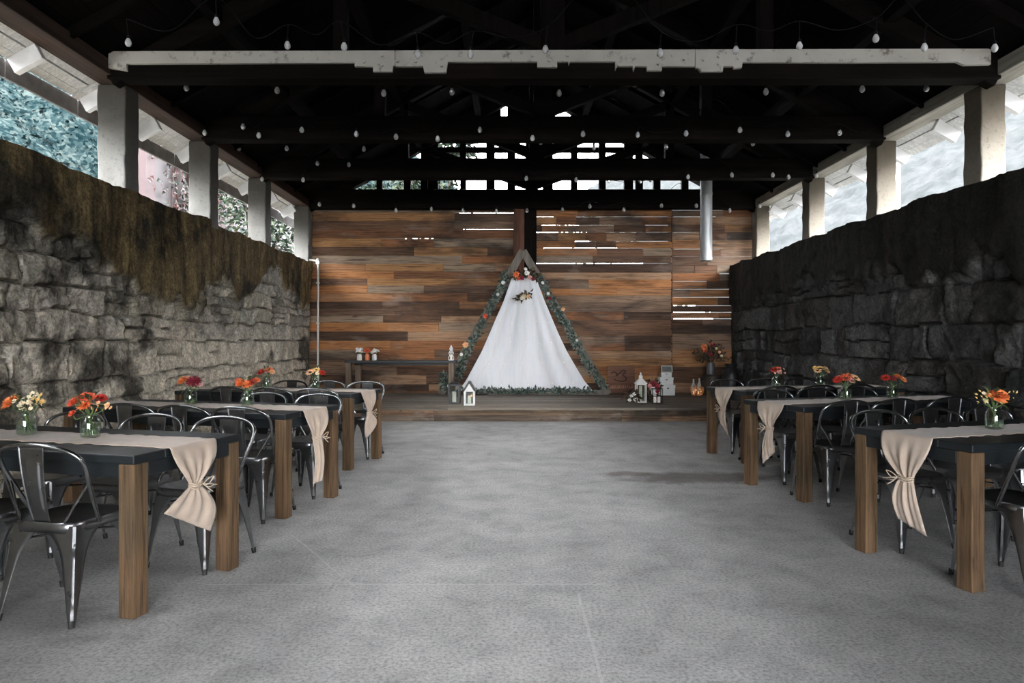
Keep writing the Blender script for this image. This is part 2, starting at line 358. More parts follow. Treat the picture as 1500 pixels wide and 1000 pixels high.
# ------------------------------------------------------------------ the building
XL, XR, XRP = -3.97, 4.40, 4.86          # left stone face, right stone face, right pillars
YB = 13.85                               # plank wall
TOPL, TOPR = 2.845, 2.775
YF = -8.0                                # open front end behind the camera
RIDGE_X, RIDGE_Z, SL = .43, 6.45, .55    # roof underside
def roof_z(x): return RIDGE_Z - SL*abs(x - RIDGE_X)

mb = MB(); mb.span(XL-.4, XR+.8, YF, YB+.3, -.15, 0); struct(mb.build('floor', M['floor']))

# numpy value noise
def hsh(i, j, s): 
    q = np.sin(i*127.1 + j*311.7 + s*74.7)*43758.5453; return q - np.floor(q)
def vn(x, z, s=0):
    i = np.floor(x); j = np.floor(z); a = x-i; b = z-j; a = a*a*(3-2*a); b = b*b*(3-2*b)
    return (hsh(i,j,s)*(1-a) + hsh(i+1,j,s)*a)*(1-b) + (hsh(i,j+1,s)*(1-a) + hsh(i+1,j+1,s)*a)*b
def fbm(x, z, s=0, o=4):
    r = 0; a = .5
    for k in range(o): r = r + a*vn(x*2**k, z*2**k, s+k*13); a *= .5
    return r
def stone_wall(name, side, xface, top, mat, seed, xback, upper0):
    rng = np.random.default_rng(seed)
    y0, y1, st = 1.2, YB, .0225
    ny = int((y1-y0)/st); nz = int(top/st)
    ys = np.linspace(y0, y1, ny); zs = np.linspace(0, top, nz)
    Yg, Zg = np.meshgrid(ys, zs, indexing='ij')
    yw = Yg + .10*(fbm(Yg*2.2, Zg*2.2, seed)-.47)*2; zw = Zg + .075*(fbm(Yg*1.8, Zg*2.6, seed+5)-.47)*2
    sd = []; z = -.05
    while z < top + .2:
        h = rng.uniform(.18, .42); y = y0 - rng.uniform(.1, .6)
        while y < y1 + .5:
            w = rng.uniform(.24, .85)*(1 if h < .30 else 1.2)
            if w > .34 and rng.random() < .22:
                sd.append((y+w/2, z+h*.27, w/2, h*.27)); sd.append((y+w/2, z+h*.77, w/2, h*.25))
            else: sd.append((y+w/2, z+h/2, w/2, h/2))
            y += w
        z += h
    sd = np.array(sd); nS = len(sd)
    f1 = np.full(Yg.shape, 9.); f2 = np.full(Yg.shape, 9.); idx = np.zeros(Yg.shape, int)
    for k in range(nS):
        cy, cz, hw, hh = sd[k]
        i0 = max(0, int((cy-hw*2.2-.2-y0)/st)); i1 = min(ny, int((cy+hw*2.2+.2-y0)/st)+1)
        j0 = max(0, int((cz-hh*2.2-.2)/st)); j1 = min(nz, int((cz+hh*2.2+.2)/st)+1)
        if i0 >= i1 or j0 >= j1: continue
        a = np.abs(yw[i0:i1, j0:j1]-cy)-hw; b = np.abs(zw[i0:i1, j0:j1]-cz)-hh
        d = np.where((a > 0) & (b > 0), np.sqrt(np.maximum(a,0)**2+np.maximum(b,0)**2), np.maximum(a, b))
        s1 = f1[i0:i1, j0:j1]; s2 = f2[i0:i1, j0:j1]; si = idx[i0:i1, j0:j1]
        m = d < s1; s2[:] = np.where(m, s1, np.minimum(s2, d)); si[m] = k; s1[m] = d[m]
    edge = np.clip((f2-f1)/2, 0, .2)
    w = np.clip(edge/.020, 0, 1); w = w*w*(3-2*w)
    rt = rng.random(nS); pr = rng.uniform(.035, .085, nS); ty = rng.normal(0, .07, nS); tz = rng.normal(0, .10, nS)
    rel = ty[idx]*(Yg-sd[idx,0]) + tz[idx]*(Zg-sd[idx,1])
    rough = (fbm(Yg*5, Zg*5, seed+9)-.47)*.07 + (fbm(Yg*16, Zg*16, seed+19, 3)-.44)*.05
    ridg = np.abs(fbm(Yg*3.1+Zg*1.2, Zg*3.7, seed+29)-.47)*.10
    H = w*(pr[idx] + np.clip(rel, -.06, .06) + rough - ridg*.6) + (1-w)*(rough*.3)
    lim = upper0 + .9*(fbm(Yg*.7, Yg*0+3, seed+3)-.47) + 1.1*(fbm(Yg*2.4, Zg*2.0, seed+4)-.47)
    up = np.clip((Zg-lim)/.10, 0, 1)
    Hu = .115 + (fbm(Yg*2.5, Zg*1.6, seed+7)-.47)*.12 + (fbm(Yg*14, Zg*12, seed+8)-.47)*.03
    H = H*(1-up) + Hu*up
    H *= np.clip((y1-Yg)/.25, .15, 1)
    Zt = Zg + (Zg > top-.12)*(Zg-top+.12)/.12*(fbm(Yg*2.4, Yg*0, seed+40)-.47)*.10
    sg = 1 if side == 'left' else -1
    X = xface - sg*.10 + sg*H
    V = np.stack([X, Yg, Zt], -1).reshape(-1, 3)
    I = np.arange(ny*nz).reshape(ny, nz)
    q = np.stack([I[:-1,:-1], I[1:,:-1], I[1:,1:], I[:-1,1:]], -1).reshape(-1, 4)
    if side == 'left': q = q[:, ::-1]
    # top cap and back
    tb = np.stack([np.full(ny, xback), ys, Zt[:,-1]], -1); bb = np.stack([np.full(ny, xback), ys, np.zeros(ny)], -1)
    n0 = ny*nz; T = n0 + np.arange(ny); B = n0 + ny + np.arange(ny)
    cap = np.stack([I[:-1,-1], I[1:,-1], T[1:], T[:-1]], -1); bk = np.stack([T[:-1], T[1:], B[1:], B[:-1]], -1)
    V = np.concatenate([V, tb, bb]); q = np.concatenate([q, cap, bk])
    me = bpy.data.meshes.new(name); me.vertices.add(len(V)); me.vertices.foreach_set('co', V.astype(np.float32).ravel())
    me.loops.add(q.size); me.loops.foreach_set('vertex_index', q.astype(np.int32).ravel())
    me.polygons.add(len(q)); me.polygons.foreach_set('loop_start', np.arange(0, q.size, 4, dtype=np.int32))
    me.polygons.foreach_set('use_smooth', np.ones(len(q), bool))
    me.update(calc_edges=True); me.validate()
    me.set_sharp_from_angle(angle=math.radians(50))
    pad = np.zeros(2*ny)
    for nm, arr in (('tone', rt[idx]), ('upper', up), ('joint', (1-w)*(1-up))):
        a = me.attributes.new(nm, 'FLOAT', 'POINT'); a.data.foreach_set('value', np.concatenate([arr.ravel(), pad+ (1 if nm == 'upper' else 0)]).astype(np.float32))
    me.materials.append(mat); o = bpy.data.objects.new(name, me); COL.objects.link(o); struct(o)
    if side == 'left': pass
    return o
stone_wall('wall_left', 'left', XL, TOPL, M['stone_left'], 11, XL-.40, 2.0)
stone_wall('wall_right', 'right', XR, TOPR, M['stone_right'], 23, XR+.75, 2.05)

for nm, x0_, x1_, tp, m in (('wall_left', XL-.4, XL-.02, TOPL, 'stone_left'), ('wall_right', XR+.02, XR+.75, TOPR, 'stone_right')):
    mb = MB(); mb.span(x0_, x1_, YF, 1.2, 0, tp); struct(mb.build(nm, M[m]))
for nm, x0_, x1_ in (('wall_left', XL-.27, XL-.12), ('wall_right', XRP+.1, XRP+.25)):
    mb = MB(); mb.span(x0_, x1_, YF, .2, 2.6, 3.95); struct(mb.build(nm, M['truss']))  # unseen panels closing the side openings, added to darken the near floor
mb = MB(); mb.span(XL-.3, -2.6, YF-.15, YF, 0, 3.4); mb.span(3.4, XR+.7, YF-.15, YF, 0, 3.4); mb.span(XL-.3, XR+.7, YF-.15, YF, 3.6, 6.6); struct(mb.build('wall_front_blocker', M['truss']))  # unseen front wall, added with its opening sized to limit incoming light
# plank wall with real gaps between some boards
def plank_wall(name, sections, z0, z1, y, mat):
    mb = MB()
    for (x0, x1, wide, LL) in sections:
        z = z0
        while z < z1 - .02:
            h = min(U(.13, .19), z1 - z); slit = wide(z)
            x = x0
            while x < x1 - .01:
                L = U(*LL) if slit < .3 else U(.35, 1.1); xe = x + L
                if x1 - xe < .5: xe = x1
                mb.span(xe-.03, xe+.03, y+.026, y+.042, z, z+h-.02)
                gap = .0
                if R() < slit: gap = U(.004, .010)
                dy = U(0, .018)
                mb.span(x+.001, xe-.001, y+dy, y+.024+dy, z, z+h-gap-.001)
                if not gap: mb.span(x, xe, y+.022+dy, y+.040+dy, z+h-.03, z+h+.03)
                x = xe
            z += h
    return struct(mb.build(name, mat, bevel=.005))
xa, xb, xc = PX(752, YB), PX(786, YB), PX(984, YB)
plank_wall('wall_back', [(-4.12, xa+.22, lambda z: .24 if z > 2.7 else .03 if z > 2 else .0, (1.0, 3.2)),
                         (xa+.221, xc-.01, lambda z: .5 if z > 2.9 else .2 if z > 2.4 else .0, (1.0, 3.0)),
                         (xc+.01, 4.97, lambda z: .75 if 1.45 < z < 2.5 else .31 if z > 2.5 else .0, (1.0, 2.0))], .10, 3.95, YB, M['plank'])
# battens behind the boards
mb = MB(); mb.span(xc-.05, xc+.05, YB+.06, YB+.12, 0, 3.9); struct(mb.build('trim_1', M['darkpost']))

# roof: boards, then rafters and purlins
mb = MB()
for sg, xe in ((-1, -4.52), (1, 5.42)):
    n = 26
    for i in range(n):
        xa_ = RIDGE_X + (xe-RIDGE_X)*i/n; xb_ = RIDGE_X + (xe-RIDGE_X)*(i+1)/n - sg*.004
        za, zb = roof_z(xa_)+.09, roof_z(xb_)+.09
        y = YF
        while y < YB + .7:
            y2 = min(y + U(2.2, 4.4), YB + .7)
            mb.add([(xa_,y,za),(xb_,y,zb),(xb_,y2-.004,zb),(xa_,y2-.004,za),(xa_,y,za+.03),(xb_,y,zb+.03),(xb_,y2-.004,zb+.03),(xa_,y2-.004,za+.03)],
                   [(0,3,2,1),(4,5,6,7),(0,1,5,4),(1,2,6,5),(2,3,7,6),(3,0,4,7)]); y = y2
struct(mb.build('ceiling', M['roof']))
mb = MB()
for sg, xe in ((-1, -4.5), (1, 5.4)):
    o = (RIDGE_X, YF-.05, RIDGE_Z+.15); 
    mb.add([(RIDGE_X, YF-.05, RIDGE_Z+.15), (xe, YF-.05, roof_z(xe)+.15), (xe, YB+.75, roof_z(xe)+.15), (RIDGE_X, YB+.75, RIDGE_Z+.15),
            (RIDGE_X, YF-.05, RIDGE_Z+.19), (xe, YF-.05, roof_z(xe)+.19), (xe, YB+.75, roof_z(xe)+.19), (RIDGE_X, YB+.75, RIDGE_Z+.19)],
           [(0,3,2,1),(4,5,6,7),(0,1,5,4),(1,2,6,5),(2,3,7,6),(3,0,4,7)])
struct(mb.build('roof', M['roofgrey']))
k = 2
for fr in (.24, .5, .76):
    for xe in (-4.0, 4.86):
        x = RIDGE_X + (xe-RIDGE_X)*fr; mb = MB(); mb.span(x-.06, x+.06, YF, YB, roof_z(x)-.14, roof_z(x)+.01); struct(mb.build(f'trim_{k}', M['roof'], bevel=.006)); k += 1
mb = MB(); mb.span(RIDGE_X-.05, RIDGE_X+.05, YF, YB+.6, RIDGE_Z-.16, RIDGE_Z+.06); struct(mb.build(f'trim_{k}', M['roof'], bevel=.006)); k += 1
y = YF + .4
while y < YB:
    for xe in (-4.1, 4.95):
        mb = MB(); mb.beam((RIDGE_X, y, RIDGE_Z+.045), (xe, y, roof_z(xe)+.045), .055, .08); struct(mb.build(f'trim_{k}', M['roof'])); k += 1
    y += .92
# wall plates on the pillars
for x, m in ((XL-.14, 'plate'), (XRP+.13, 'palewood')):
    mb = MB(); mb.span(x-.13, x+.13, YF, YB+.1, 3.92, 4.075); struct(mb.build(f'trim_{k}', M[m], bevel=.012)); k += 1
# eaves: white soffit boards with open joints, white rafter ends, grey fascia
PY = [3.0, 5.05, 7.15, 9.15, 11.2, 13.45]
for sg, xi, xo, nm in ((-1, XL-.27, -4.52, 'l'), (1, XRP+.26, 5.42, 'r')):
    mb = MB(); y = 2.2
    while y < YB + .6:
        y2 = y + U(1.2, 1.9)
        for i in range(3):
            a = xi + (xo-xi)*i/3; b = xi + (xo-xi)*(i+1)/3 - sg*(.018 if R() < .45 else .003)
            za, zb = roof_z(a)+.06, roof_z(b)+.06
            mb.add([(a,y,za),(b,y,zb),(b,y2-.01,zb),(a,y2-.01,za),(a,y,za+.02),(b,y,zb+.02),(b,y2-.01,zb+.02),(a,y2-.01,za+.02)],
                   [(0,3,2,1),(4,5,6,7),(0,1,5,4),(1,2,6,5),(2,3,7,6),(3,0,4,7)])
        y = y2
    struct(mb.build(f'trim_{k}', M['soffit'])); k += 1
    y = 3.05
    while y < YB:
        mb = MB(); a = xi + sg*-.02
        mb.beam((a, y, roof_z(a)-.02), (xo-sg*.05, y, roof_z(xo-sg*.05)-.02), .07, .15); struct(mb.build(f'trim_{k}', M['rafterpaint'], bevel=.006)); k += 1; y += 1.03
    if sg < 0:
        y = 2.0
        while y < YB + .4:
            y2 = y + 1.03; mb = MB(); mb.span(xo-.03, xo, y, min(y2, YB+.5)-.012, roof_z(xo)-.10, roof_z(xo)+.07); struct(mb.build(f'trim_{k}', M['fascia'], bevel=.004)); k += 1; y = y2

# concrete pillars
onames = ['frame-edge', 'nearest', 'second', 'third', 'fourth', 'corner']
for i, y in enumerate(PY):
    if i == 0: continue
    for sd, x, w, d in (('left', XL, .29, .27), ('right', XRP, .26, .28)):
        yy = y - (.11 if i < 5 else .0)
        z0 = (TOPL if sd == 'left' else TOPR) - .06
        t = .02; mb = MB(); h = 3.92 - z0; n = 10
        xc_ = (x - w/2) if sd == 'left' else (x + w/2)
        rng = random.Random(i*7 + len(sd))
        def ring(z):
            j = .006
            return [(sx*(w/2+rng.uniform(-j, j)), sy*(d/2+rng.uniform(-j, j)), z) for sx, sy in ((-1,-1),(1,-1),(1,1),(-1,1))]
        vs = []
        for q in range(n+1): vs += ring(h*q/n)
        fs = [(4*q+a, 4*q+(a+1)%4, 4*q+4+(a+1)%4, 4*q+4+a) for q in range(n) for a in range(4)] + [(3,2,1,0), (4*n,4*n+1,4*n+2,4*n+3)]
        mb.add(vs, fs)
        words = {1: 'mostly out of frame, nearest the camera', 2: 'first whole one from the camera', 3: 'second from the camera', 4: 'third from the camera', 5: 'smallest, at the plank wall corner'}[i]
        if i == 1: continue
        o = mb.build('concrete_pillar', M['pillar'] if sd == 'left' else M['pillar_warm'], bevel=.015)
        o.location = (xc_, yy + d/2, z0)
        tag(o, f'square concrete pillar on top of the {sd} stone wall, {words}', 'pillar', f'concrete pillars on the {sd} wall')

# ------------------------------------------------------------------ trusses
def truss(Y, label, z0, z1, painted=False, kp=.24, struts=True):
    t = thing('roof_truss', label, 'roof truss', (0, Y, z0), 0, 'timber trusses across the roof')
    def L(p): return (p[0], p[1]-Y, p[2]-z0)
    xl, xr = -4.02, 4.9
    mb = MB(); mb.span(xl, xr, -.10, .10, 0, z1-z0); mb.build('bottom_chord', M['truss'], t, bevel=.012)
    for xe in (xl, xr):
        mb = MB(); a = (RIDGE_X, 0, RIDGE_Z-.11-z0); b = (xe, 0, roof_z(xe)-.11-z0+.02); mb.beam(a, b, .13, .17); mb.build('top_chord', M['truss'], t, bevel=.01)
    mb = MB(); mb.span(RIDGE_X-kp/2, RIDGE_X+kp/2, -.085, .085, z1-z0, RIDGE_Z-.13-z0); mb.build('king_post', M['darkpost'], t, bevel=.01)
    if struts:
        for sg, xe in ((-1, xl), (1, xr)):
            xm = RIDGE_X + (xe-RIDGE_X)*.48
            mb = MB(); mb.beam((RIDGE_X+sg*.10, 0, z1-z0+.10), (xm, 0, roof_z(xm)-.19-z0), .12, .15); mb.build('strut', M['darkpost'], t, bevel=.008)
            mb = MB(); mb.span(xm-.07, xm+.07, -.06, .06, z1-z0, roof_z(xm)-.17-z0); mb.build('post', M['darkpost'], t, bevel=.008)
    return t
t1 = truss(6.90, 'nearest timber roof truss with peeling white painted boards bolted on its beam', 3.885, 4.16)
Yp = 6.78
prof = [(160,100),(186,104),(186,94),(520,92.5),(520,98),(547,98.5),(547,105.6),(575,105.6),(576,97),(620,98),(622,107),(654,107),(656,91.5),(787,91),(787,99),(816,99),(816,91),(832,91),(833,96),(835,91),(901,91),(901,104),(904,97.5),(926,97.5),(928,105),(930,97.5),(947,98),(948,104),(969,104),(969,98),(1017,98),(1018,105),(1022,100),(1026,105.6),(1058,105.6),(1059,98),(1073,98),(1075,101),(1086,100),(1087,92),(1250,92.5),(1400,91),(1412,96),(1450,95)]
segs = [(160, 578.5), (579.5, 1017.5), (1018.3, 1450)]
def topy(px): return 76 + (px-160)/1290*-4
for a, b in segs:
    low = [(px, py) for px, py in prof if a <= px <= b]
    if low[0][0] > a: low = [(a, low[0][1])] + low
    if low[-1][0] < b: low = low + [(b, low[-1][1])]
    # cut into thin columns so the stepped outline stays a clean solid
    mb = MB()
    for (p0, q0), (p1, q1) in zip(low, low[1:]):
        if p1 - p0 < .3: continue
        za, zb = PZ(q0, Yp)-3.885, PZ(q1, Yp)-3.885
        x0, x1 = PX(p0, Yp), PX(p1, Yp)
        mb.prism([(x0, za), (x1, zb), (x1, PZ(topy(p1), Yp)-3.885), (x0, PZ(topy(p0), Yp)-3.885)], -.135, -.10)
    mb.build('painted_board', M['whitepaint'], t1)['label'] = 'peeling white board with stepped lower edge'
for px, py in [(534,92),(560,83),(560,97),(583,91),(609,92),(647,86),(647,98),(780,83),(804,90),(831,83),(963,82),(963,95),(1001,88),(1029,89),(1051,84),(1051,95),(1080,87)]:
    mb = MB(); c = (PX(px, Yp), -.135, PZ(py, Yp)-3.885); mb.lathe([(0,.004),(.030,.004),(.030,0)], c, 14, (0,-1,0)); mb.lathe([(0,.024),(.015,.024),(.016,0)], c, 6, (0,-1,0)); mb.build('bolt', M['whitepaint'], t1)
truss(8.98, 'second dark timber roof truss from the camera, behind the white painted beam', 3.89, 4.20)
truss(11.05, 'third dark timber roof truss, in front of the open gable studs', 3.88, 4.20)
truss(13.62, 'dark timber gable truss resting above the plank wall', 3.89, 4.27, struts=True)
# gable studs
gy = 13.78
gs = [(505,520),(552,560),(592,602),(626,642),(674,683),(712,725),(743,755),(795,810),(836,846),(877,887),(914,927),(957,967),(998,1008),(1027,1049)]
for a, b in gs:
    x0, x1 = PX(a, gy), PX(b, gy); zt = min(roof_z(x0), roof_z(x1))
    mb = MB(); mb.span(x0, x1, gy-.04, gy+.05, 4.0, zt); struct(mb.build(f'trim_{k}', M['darkpost'])); k += 1
mb = MB(); xz = RIDGE_X + (RIDGE_Z-5.17)/SL; mb.span(2*RIDGE_X-xz, xz, gy+.05, gy+.11, 5.08, 5.19); struct(mb.build(f'trim_{k}', M['darkpost'])); k += 1
mb = MB()                                # boarding high in the gable, left and centre
for i in range(7):
    z = 5.62 + i*.13
    xw = (RIDGE_Z - (z+.13))/SL
    x0 = RIDGE_X - xw; x1 = PX(734, gy) if z < 6.0 else PX(738, gy)
    if x1 - x0 > .05: mb.span(x0, x1, gy+.05, gy+.075, z, z+.127)
    mb.span(PX(752, gy), PX(804, gy), gy+.05, gy+.075, z, min(z+.127, RIDGE_Z))
    if z > 5.99: 
        xr = RIDGE_X + max(0, xw)
        if xr > PX(835, gy): mb.span(PX(833, gy), xr, gy+.05, gy+.075, z, z+.127)
struct(mb.build('wall_gable', M['darkpost']))
# the twin centre posts in front of the plank wall
mb = MB(); mb.span(PX(752, 13.6), PX(768, 13.6), 13.58, 13.78, .215, 3.97); o = mb.build('centre_post', M['kingpost'], bevel=.012); tag(o, 'rough red-brown timber post against the plank wall, above the white drape', 'post')
mb = MB(); mb.span(PX(768.5, 13.6), PX(786, 13.6), 13.60, 13.80, .215, 3.89); o = mb.build('centre_post', M['darkpost'], bevel=.012); tag(o, 'near-black timber post right of the red-brown post on the plank wall', 'post')

# ------------------------------------------------------------------ stage
SZ, SY = .215, 10.76
st = thing('stage', 'low wooden stage of weathered boards across the back of the hall', 'stage', (0, SY, 0))
mb = MB(); y = 0
while y < YB-SY-.01:
    d = min(U(.13,.16), YB-SY-y); x = XL+.03 - U(0, 1)
    while x < XR-.05:
        x2 = x + U(1.8, 3.6); mb.span(max(x, XL+.03), min(x2-.002, XR-.03), y-.03, y+d-.035, SZ-.035, SZ+U(-.002,.002)); x = x2
    y += d
mb.build('deck', M['deck'], st, bevel=.003)
mb = MB(); x = XL+.03
for x2, zz in ((-2.25,.18),(-1.2,.18),(PX(911, SY),.18),(XR-.03,.18)):
    mb.span(x, x2-.004, 0, .035, .001, .088); mb.span(x, x2-.004, 0, .035, .091, SZ-.036); x = x2
mb.build('riser', M['riser'], st, bevel=.004)

# ------------------------------------------------------------------ chair
def make_chair():
    t = thing('metal_chair', '', 'chair')
    def sq(a, r, e=5):                       # rounded square direction
        c, s = math.cos(a), math.sin(a); return r/((abs(c)**e + abs(s)**e)**(1/e))*c, r/((abs(c)**e + abs(s)**e)**(1/e))*s
    mb = MB(); n = 40; rings = [(.02,.445),(.09,.444),(.145,.447),(.168,.452),(.178,.451),(.183,.444),(.184,.425),(.181,.405)]
    vs = []
    for r, z in rings:
        for i in range(n):
            x, y = sq(2*math.pi*i/n, r); vs.append((x*(1.0 if y > 0 else .96), y, z))
    fs = [(q*n+i, q*n+(i+1)%n, (q+1)*n+(i+1)%n, (q+1)*n+i) for q in range(len(rings)-1) for i in range(n)] + [tuple(range(n))]
    mb.add(vs, fs); mb.build('seat', M['metal'], t, True, 0, .002)
    for sx in (-1, 1):
        for sy in (-1, 1):
            top = Vector((sx*.168, sy*.168, .438)); bot = Vector((sx*.205, sy*(.205 if sy > 0 else .222), .0))
            hs = [.438,.425,.405,.38,.35,.315,.27,.2,.12,.06,.02]
            ws = [.168,.160,.140,.112,.090,.073,.061,.048,.036,.027,.021]
            na = 13
            def fn(u, v):
                q = u*(len(hs)-1); i = min(int(q), len(hs)-2); f = q-i
                z = hs[i]*(1-f)+hs[i+1]*f; w = ws[i]*(1-f)+ws[i+1]*f; k = (.438-z)/.438
                c = top.lerp(bot, k); a = v*2-1; s = abs(a)
                rad = .35                    # rounded corner
                al = (s - rad)/(1-rad) if s > rad else 0
                off = w*al + .008*(1-al)
                if a < 0: d = Vector((-sx*off, 0, 0))
                else: d = Vector((0, -sy*off, 0))
                d += Vector((-sx, -sy, 0))*.004*(1-min(1, s/rad))*0
                g = 0
                if .07 < z < .335 and s < .32: g = .010*min(1, (.335-z)/.03)*min(1, (z-.07)/.03)
                d += Vector((-sx, -sy, 0))*g
                return c + d + Vector((0,0,z-c.z))
            mb = MB(); mb.grid(fn, 30, na); lg = mb.build('leg', M['metal'], t, True, 0, .0025, 60)
            mb = MB(); b2 = top.lerp(bot, .93) + Vector((-sx,-sy,0))*.007; b3 = bot + Vector((-sx,-sy,0))*.007; b3.z = .001
            mb.tube([b2, b3], [.014,.013], 10); mb.build('foot_cap', M['rubber'], lg)
    hs_ = [(.176,-.035,.43),(.193,-.080,.515),(.212,-.130,.617),(.226,-.165,.695),(.218,-.190,.748),(.173,-.210,.783),(.094,-.223,.802)]
    hp = spline([(-x, y, z) for x, y, z in hs_] + [(0,-.228,.808)] + hs_[::-1], 6)
    mb = MB(); mb.tube(hp, .0105, 10); mb.build('back_frame', M['metalbar'], t, True)
    def sp(u, v):
        z = .452 + (.802-.452)*u; y = -.172 - .058*u - .012*math.sin(math.pi*u); w = .046 + .022*u + .004*(1-u)*0
        x = (v*2-1)*w; e = .006 if abs(v*2-1) > .93 else 0
        inside = .18 < u < .80 and abs(v*2-1) < .52
        rim = .14 < u < .84 and abs(v*2-1) < .60
        return (x, y - (.006 if inside else .003 if rim else 0) - e, z)
    mb = MB(); mb.grid(sp, 26, 29); mb.build('backrest', M['metal'], t, True, 0, .003, 50)
    for sx in (-1, 1):
        mb = MB(); mb.tube(spline([(sx*.215,-.137,.632),(sx*.17,-.155,.55),(sx*.12,-.172,.455)], 5), .0055, 6); mb.build('brace', M['metalbar'], t, True)
    for a in (-1, 1):
        mb = MB(); mb.tube([(-.176, -.19*a, .355), (0, -.01*a, .372), (.176, .176*a, .355)], .006, 6); mb.build('stretcher', M['metalbar'], t, True)
    return t
chair0 = make_chair(); first = [True]
def chair(loc, rz, label, group):
    o = chair0 if first[0] else copy_tree(chair0); first[0] = False
    o.location = loc; o.rotation_euler = (0,0,rz); tag(o, label, 'chair', group)

# ------------------------------------------------------------------ tables
TW, TL, TH = .767, 2.0, .752
def frame(O, th, sd):
    a = -th if sd == 'left' else th; c, s = math.cos(a), math.sin(a); sx = -1 if sd == 'left' else 1
    return a, sx, (lambda u, v, z=0: Vector((O[0] + c*sx*u - s*v, O[1] + s*sx*u + c*v, z)))
def make_table(O, thd, sd, pos):
    a, sx, W = frame(O, math.radians(thd), sd)
    t = thing('dining_table', f'navy-black plank table on square wooden posts, {pos} table on the {sd} side', 'table', (O[0], O[1], 0), a, 'long tables either side of the aisle')
    lw = .089; x0, x1 = sorted((0, sx*TL))
    mb = MB(); n = 4
    for i in range(n): mb.span(x0, x1, TW*i/n+(.0015 if i else 0), TW*(i+1)/n-.0015, TH-.042, TH)
    mb.build('tabletop', M['navy'], t, bevel=.006)
    e = .004
    for ux in (lw*.5+e, TL-lw*.5-e):
        for v in (lw*.5+e, TW-lw*.5-e):
            mb = MB(); mb.span(sx*ux-lw/2, sx*ux+lw/2, v-lw/2, v+lw/2, 0, TH-.042); mb.build('leg', M['post'], t, bevel=.007)
    for q in (0, 1):
        ux = e if q == 0 else TL-e-.03
        mb = MB(); mb.span(sx*ux, sx*(ux+.03), lw+e, TW-lw-e, TH-.042-.068, TH-.042); mb.build('apron', M['navy'], t, bevel=.004)
        v = e+.02 if q == 0 else TW-e-.05
        mb = MB(); mb.span(sx*(lw+e), sx*(TL-lw-e), v, v+.03, TH-.042-.068, TH-.042); mb.build('apron', M['navy'], t, bevel=.004)
    return W, sx, a
def runner(O, a, sx, W, sd, pos, dr):
    """burlap strip along the table that drops over the aisle end and is tied with twine"""
    v0, v1 = .215, .545; vm = (v0+v1)/2; hw = (v1-v0)/2
    L1 = TL-.01; zt = TH+.004; ph = R()*9
    zT, zB, pinch, bw, skew, slant, bulge, sway = dr
    ns, nt = 150, 29
    def fn(i, j):
        t_ = j*2-1; s = i*(L1+.03+ (zt-zB))
        if s < L1:
            u = L1 - s; e = .010*math.sin(u*52+ph)+.006*math.sin(u*23+ph*2)
            v = vm + t_*hw + (e if t_ > 0 else e*.9)*abs(t_)**3; z = zt + .0016*math.sin(u*60+t_*3)*abs(t_) 
            return (sx*u, v, z)
        d = s - L1
        if d < .03:
            q = d/.03*math.pi/2; return (-sx*.014*math.sin(q), vm+t_*hw, zt - .014*(1-math.cos(q)))
        z = zt-.014 - (d-.03); k = (zt-.014-z)
        kp = (zt-.014-zT); kb = (zt-.014-zB)
        if k < kp:
            f = k/kp; g = f**1.5; g = g*g*(3-2*g)*.35 + g*.65; w = hw*(1-g) + pinch*g; cen = vm + skew*.35*f; amp = .020*math.sin(math.pi*min(1, f*1.0))*f + .012*f
        else:
            f = (k-kp)/(kb-kp); g = math.sin(min(1, f*1.25)*math.pi/2); w = pinch + (bw-pinch)*(g if bulge == 0 else (math.sin(math.pi*(.12+.70*f)) - .37)/.63*1.0 if f > 0 else 0)
            w = max(w, pinch); cen = vm + skew*.35 + (skew*.65)*f + sway*f*f; amp = .015*(1-f*.5)
            z += slant*t_*f*.5
        out = .014 + .010*k + amp*(math.sin(t_*7.5+ph)*.5 + .5*math.sin(t_*13+ph*3)) * (1-.35*abs(t_)) + (.02*math.sin(math.pi*f) if k >= kp else .018*math.sin(math.pi*f))
        return (-sx*max(out, .006), cen + t_*w, z)
    mb = MB(); mb.grid(fn, ns, nt)
    rt = mb.build('table_runner', M['burlap'], None, True, 0, .003, 80)
    rt.location = (O[0], O[1], 0); rt.rotation_euler = (0,0,a)
    tag(rt, f'beige burlap runner tied with twine over the aisle end of the {pos} {sd} table', 'table runner', 'burlap table runners')
    cv = vm + skew*.35
    mb = MB(); ring = [(-sx*(.022 + .026*math.cos(q)), cv + (pinch+.006)*math.sin(q), zT + .004*math.sin(3*q)) for q in [2*math.pi*k/20 for k in range(21)]]
    mb.tube(ring, .0045, 6)
    for dz in (-.012, .010): mb.tube([(p[0], p[1], p[2]+dz) for p in ring], .0035, 6)
    sd_ = 1 if sd == 'left' else 1
    c = Vector((-sx*.045, cv + sd_*pinch*.8, zT))
    for q in (-1, 1):
        mb.tube(spline([c, c+Vector((-sx*.01, .03, .014*q+.01)), c+Vector((-sx*.012, .065, .022*q+.006)), c+Vector((-sx*.01, .03, -.012+.008*q)), c], 5), .0028, 5)
    mb.tube(spline([c, c+Vector((-sx*.012, .03, -.03)), c+Vector((-sx*.012, .06, -.05))], 4), .0026, 5); mb.tube(spline([c, c+Vector((-sx*.012, .05, -.01)), c+Vector((-sx*.012, .09, -.02))], 4), .0026, 5)
    mb.build('twine', M['twine'], rt, True)['label'] = 'pale jute twine bow'

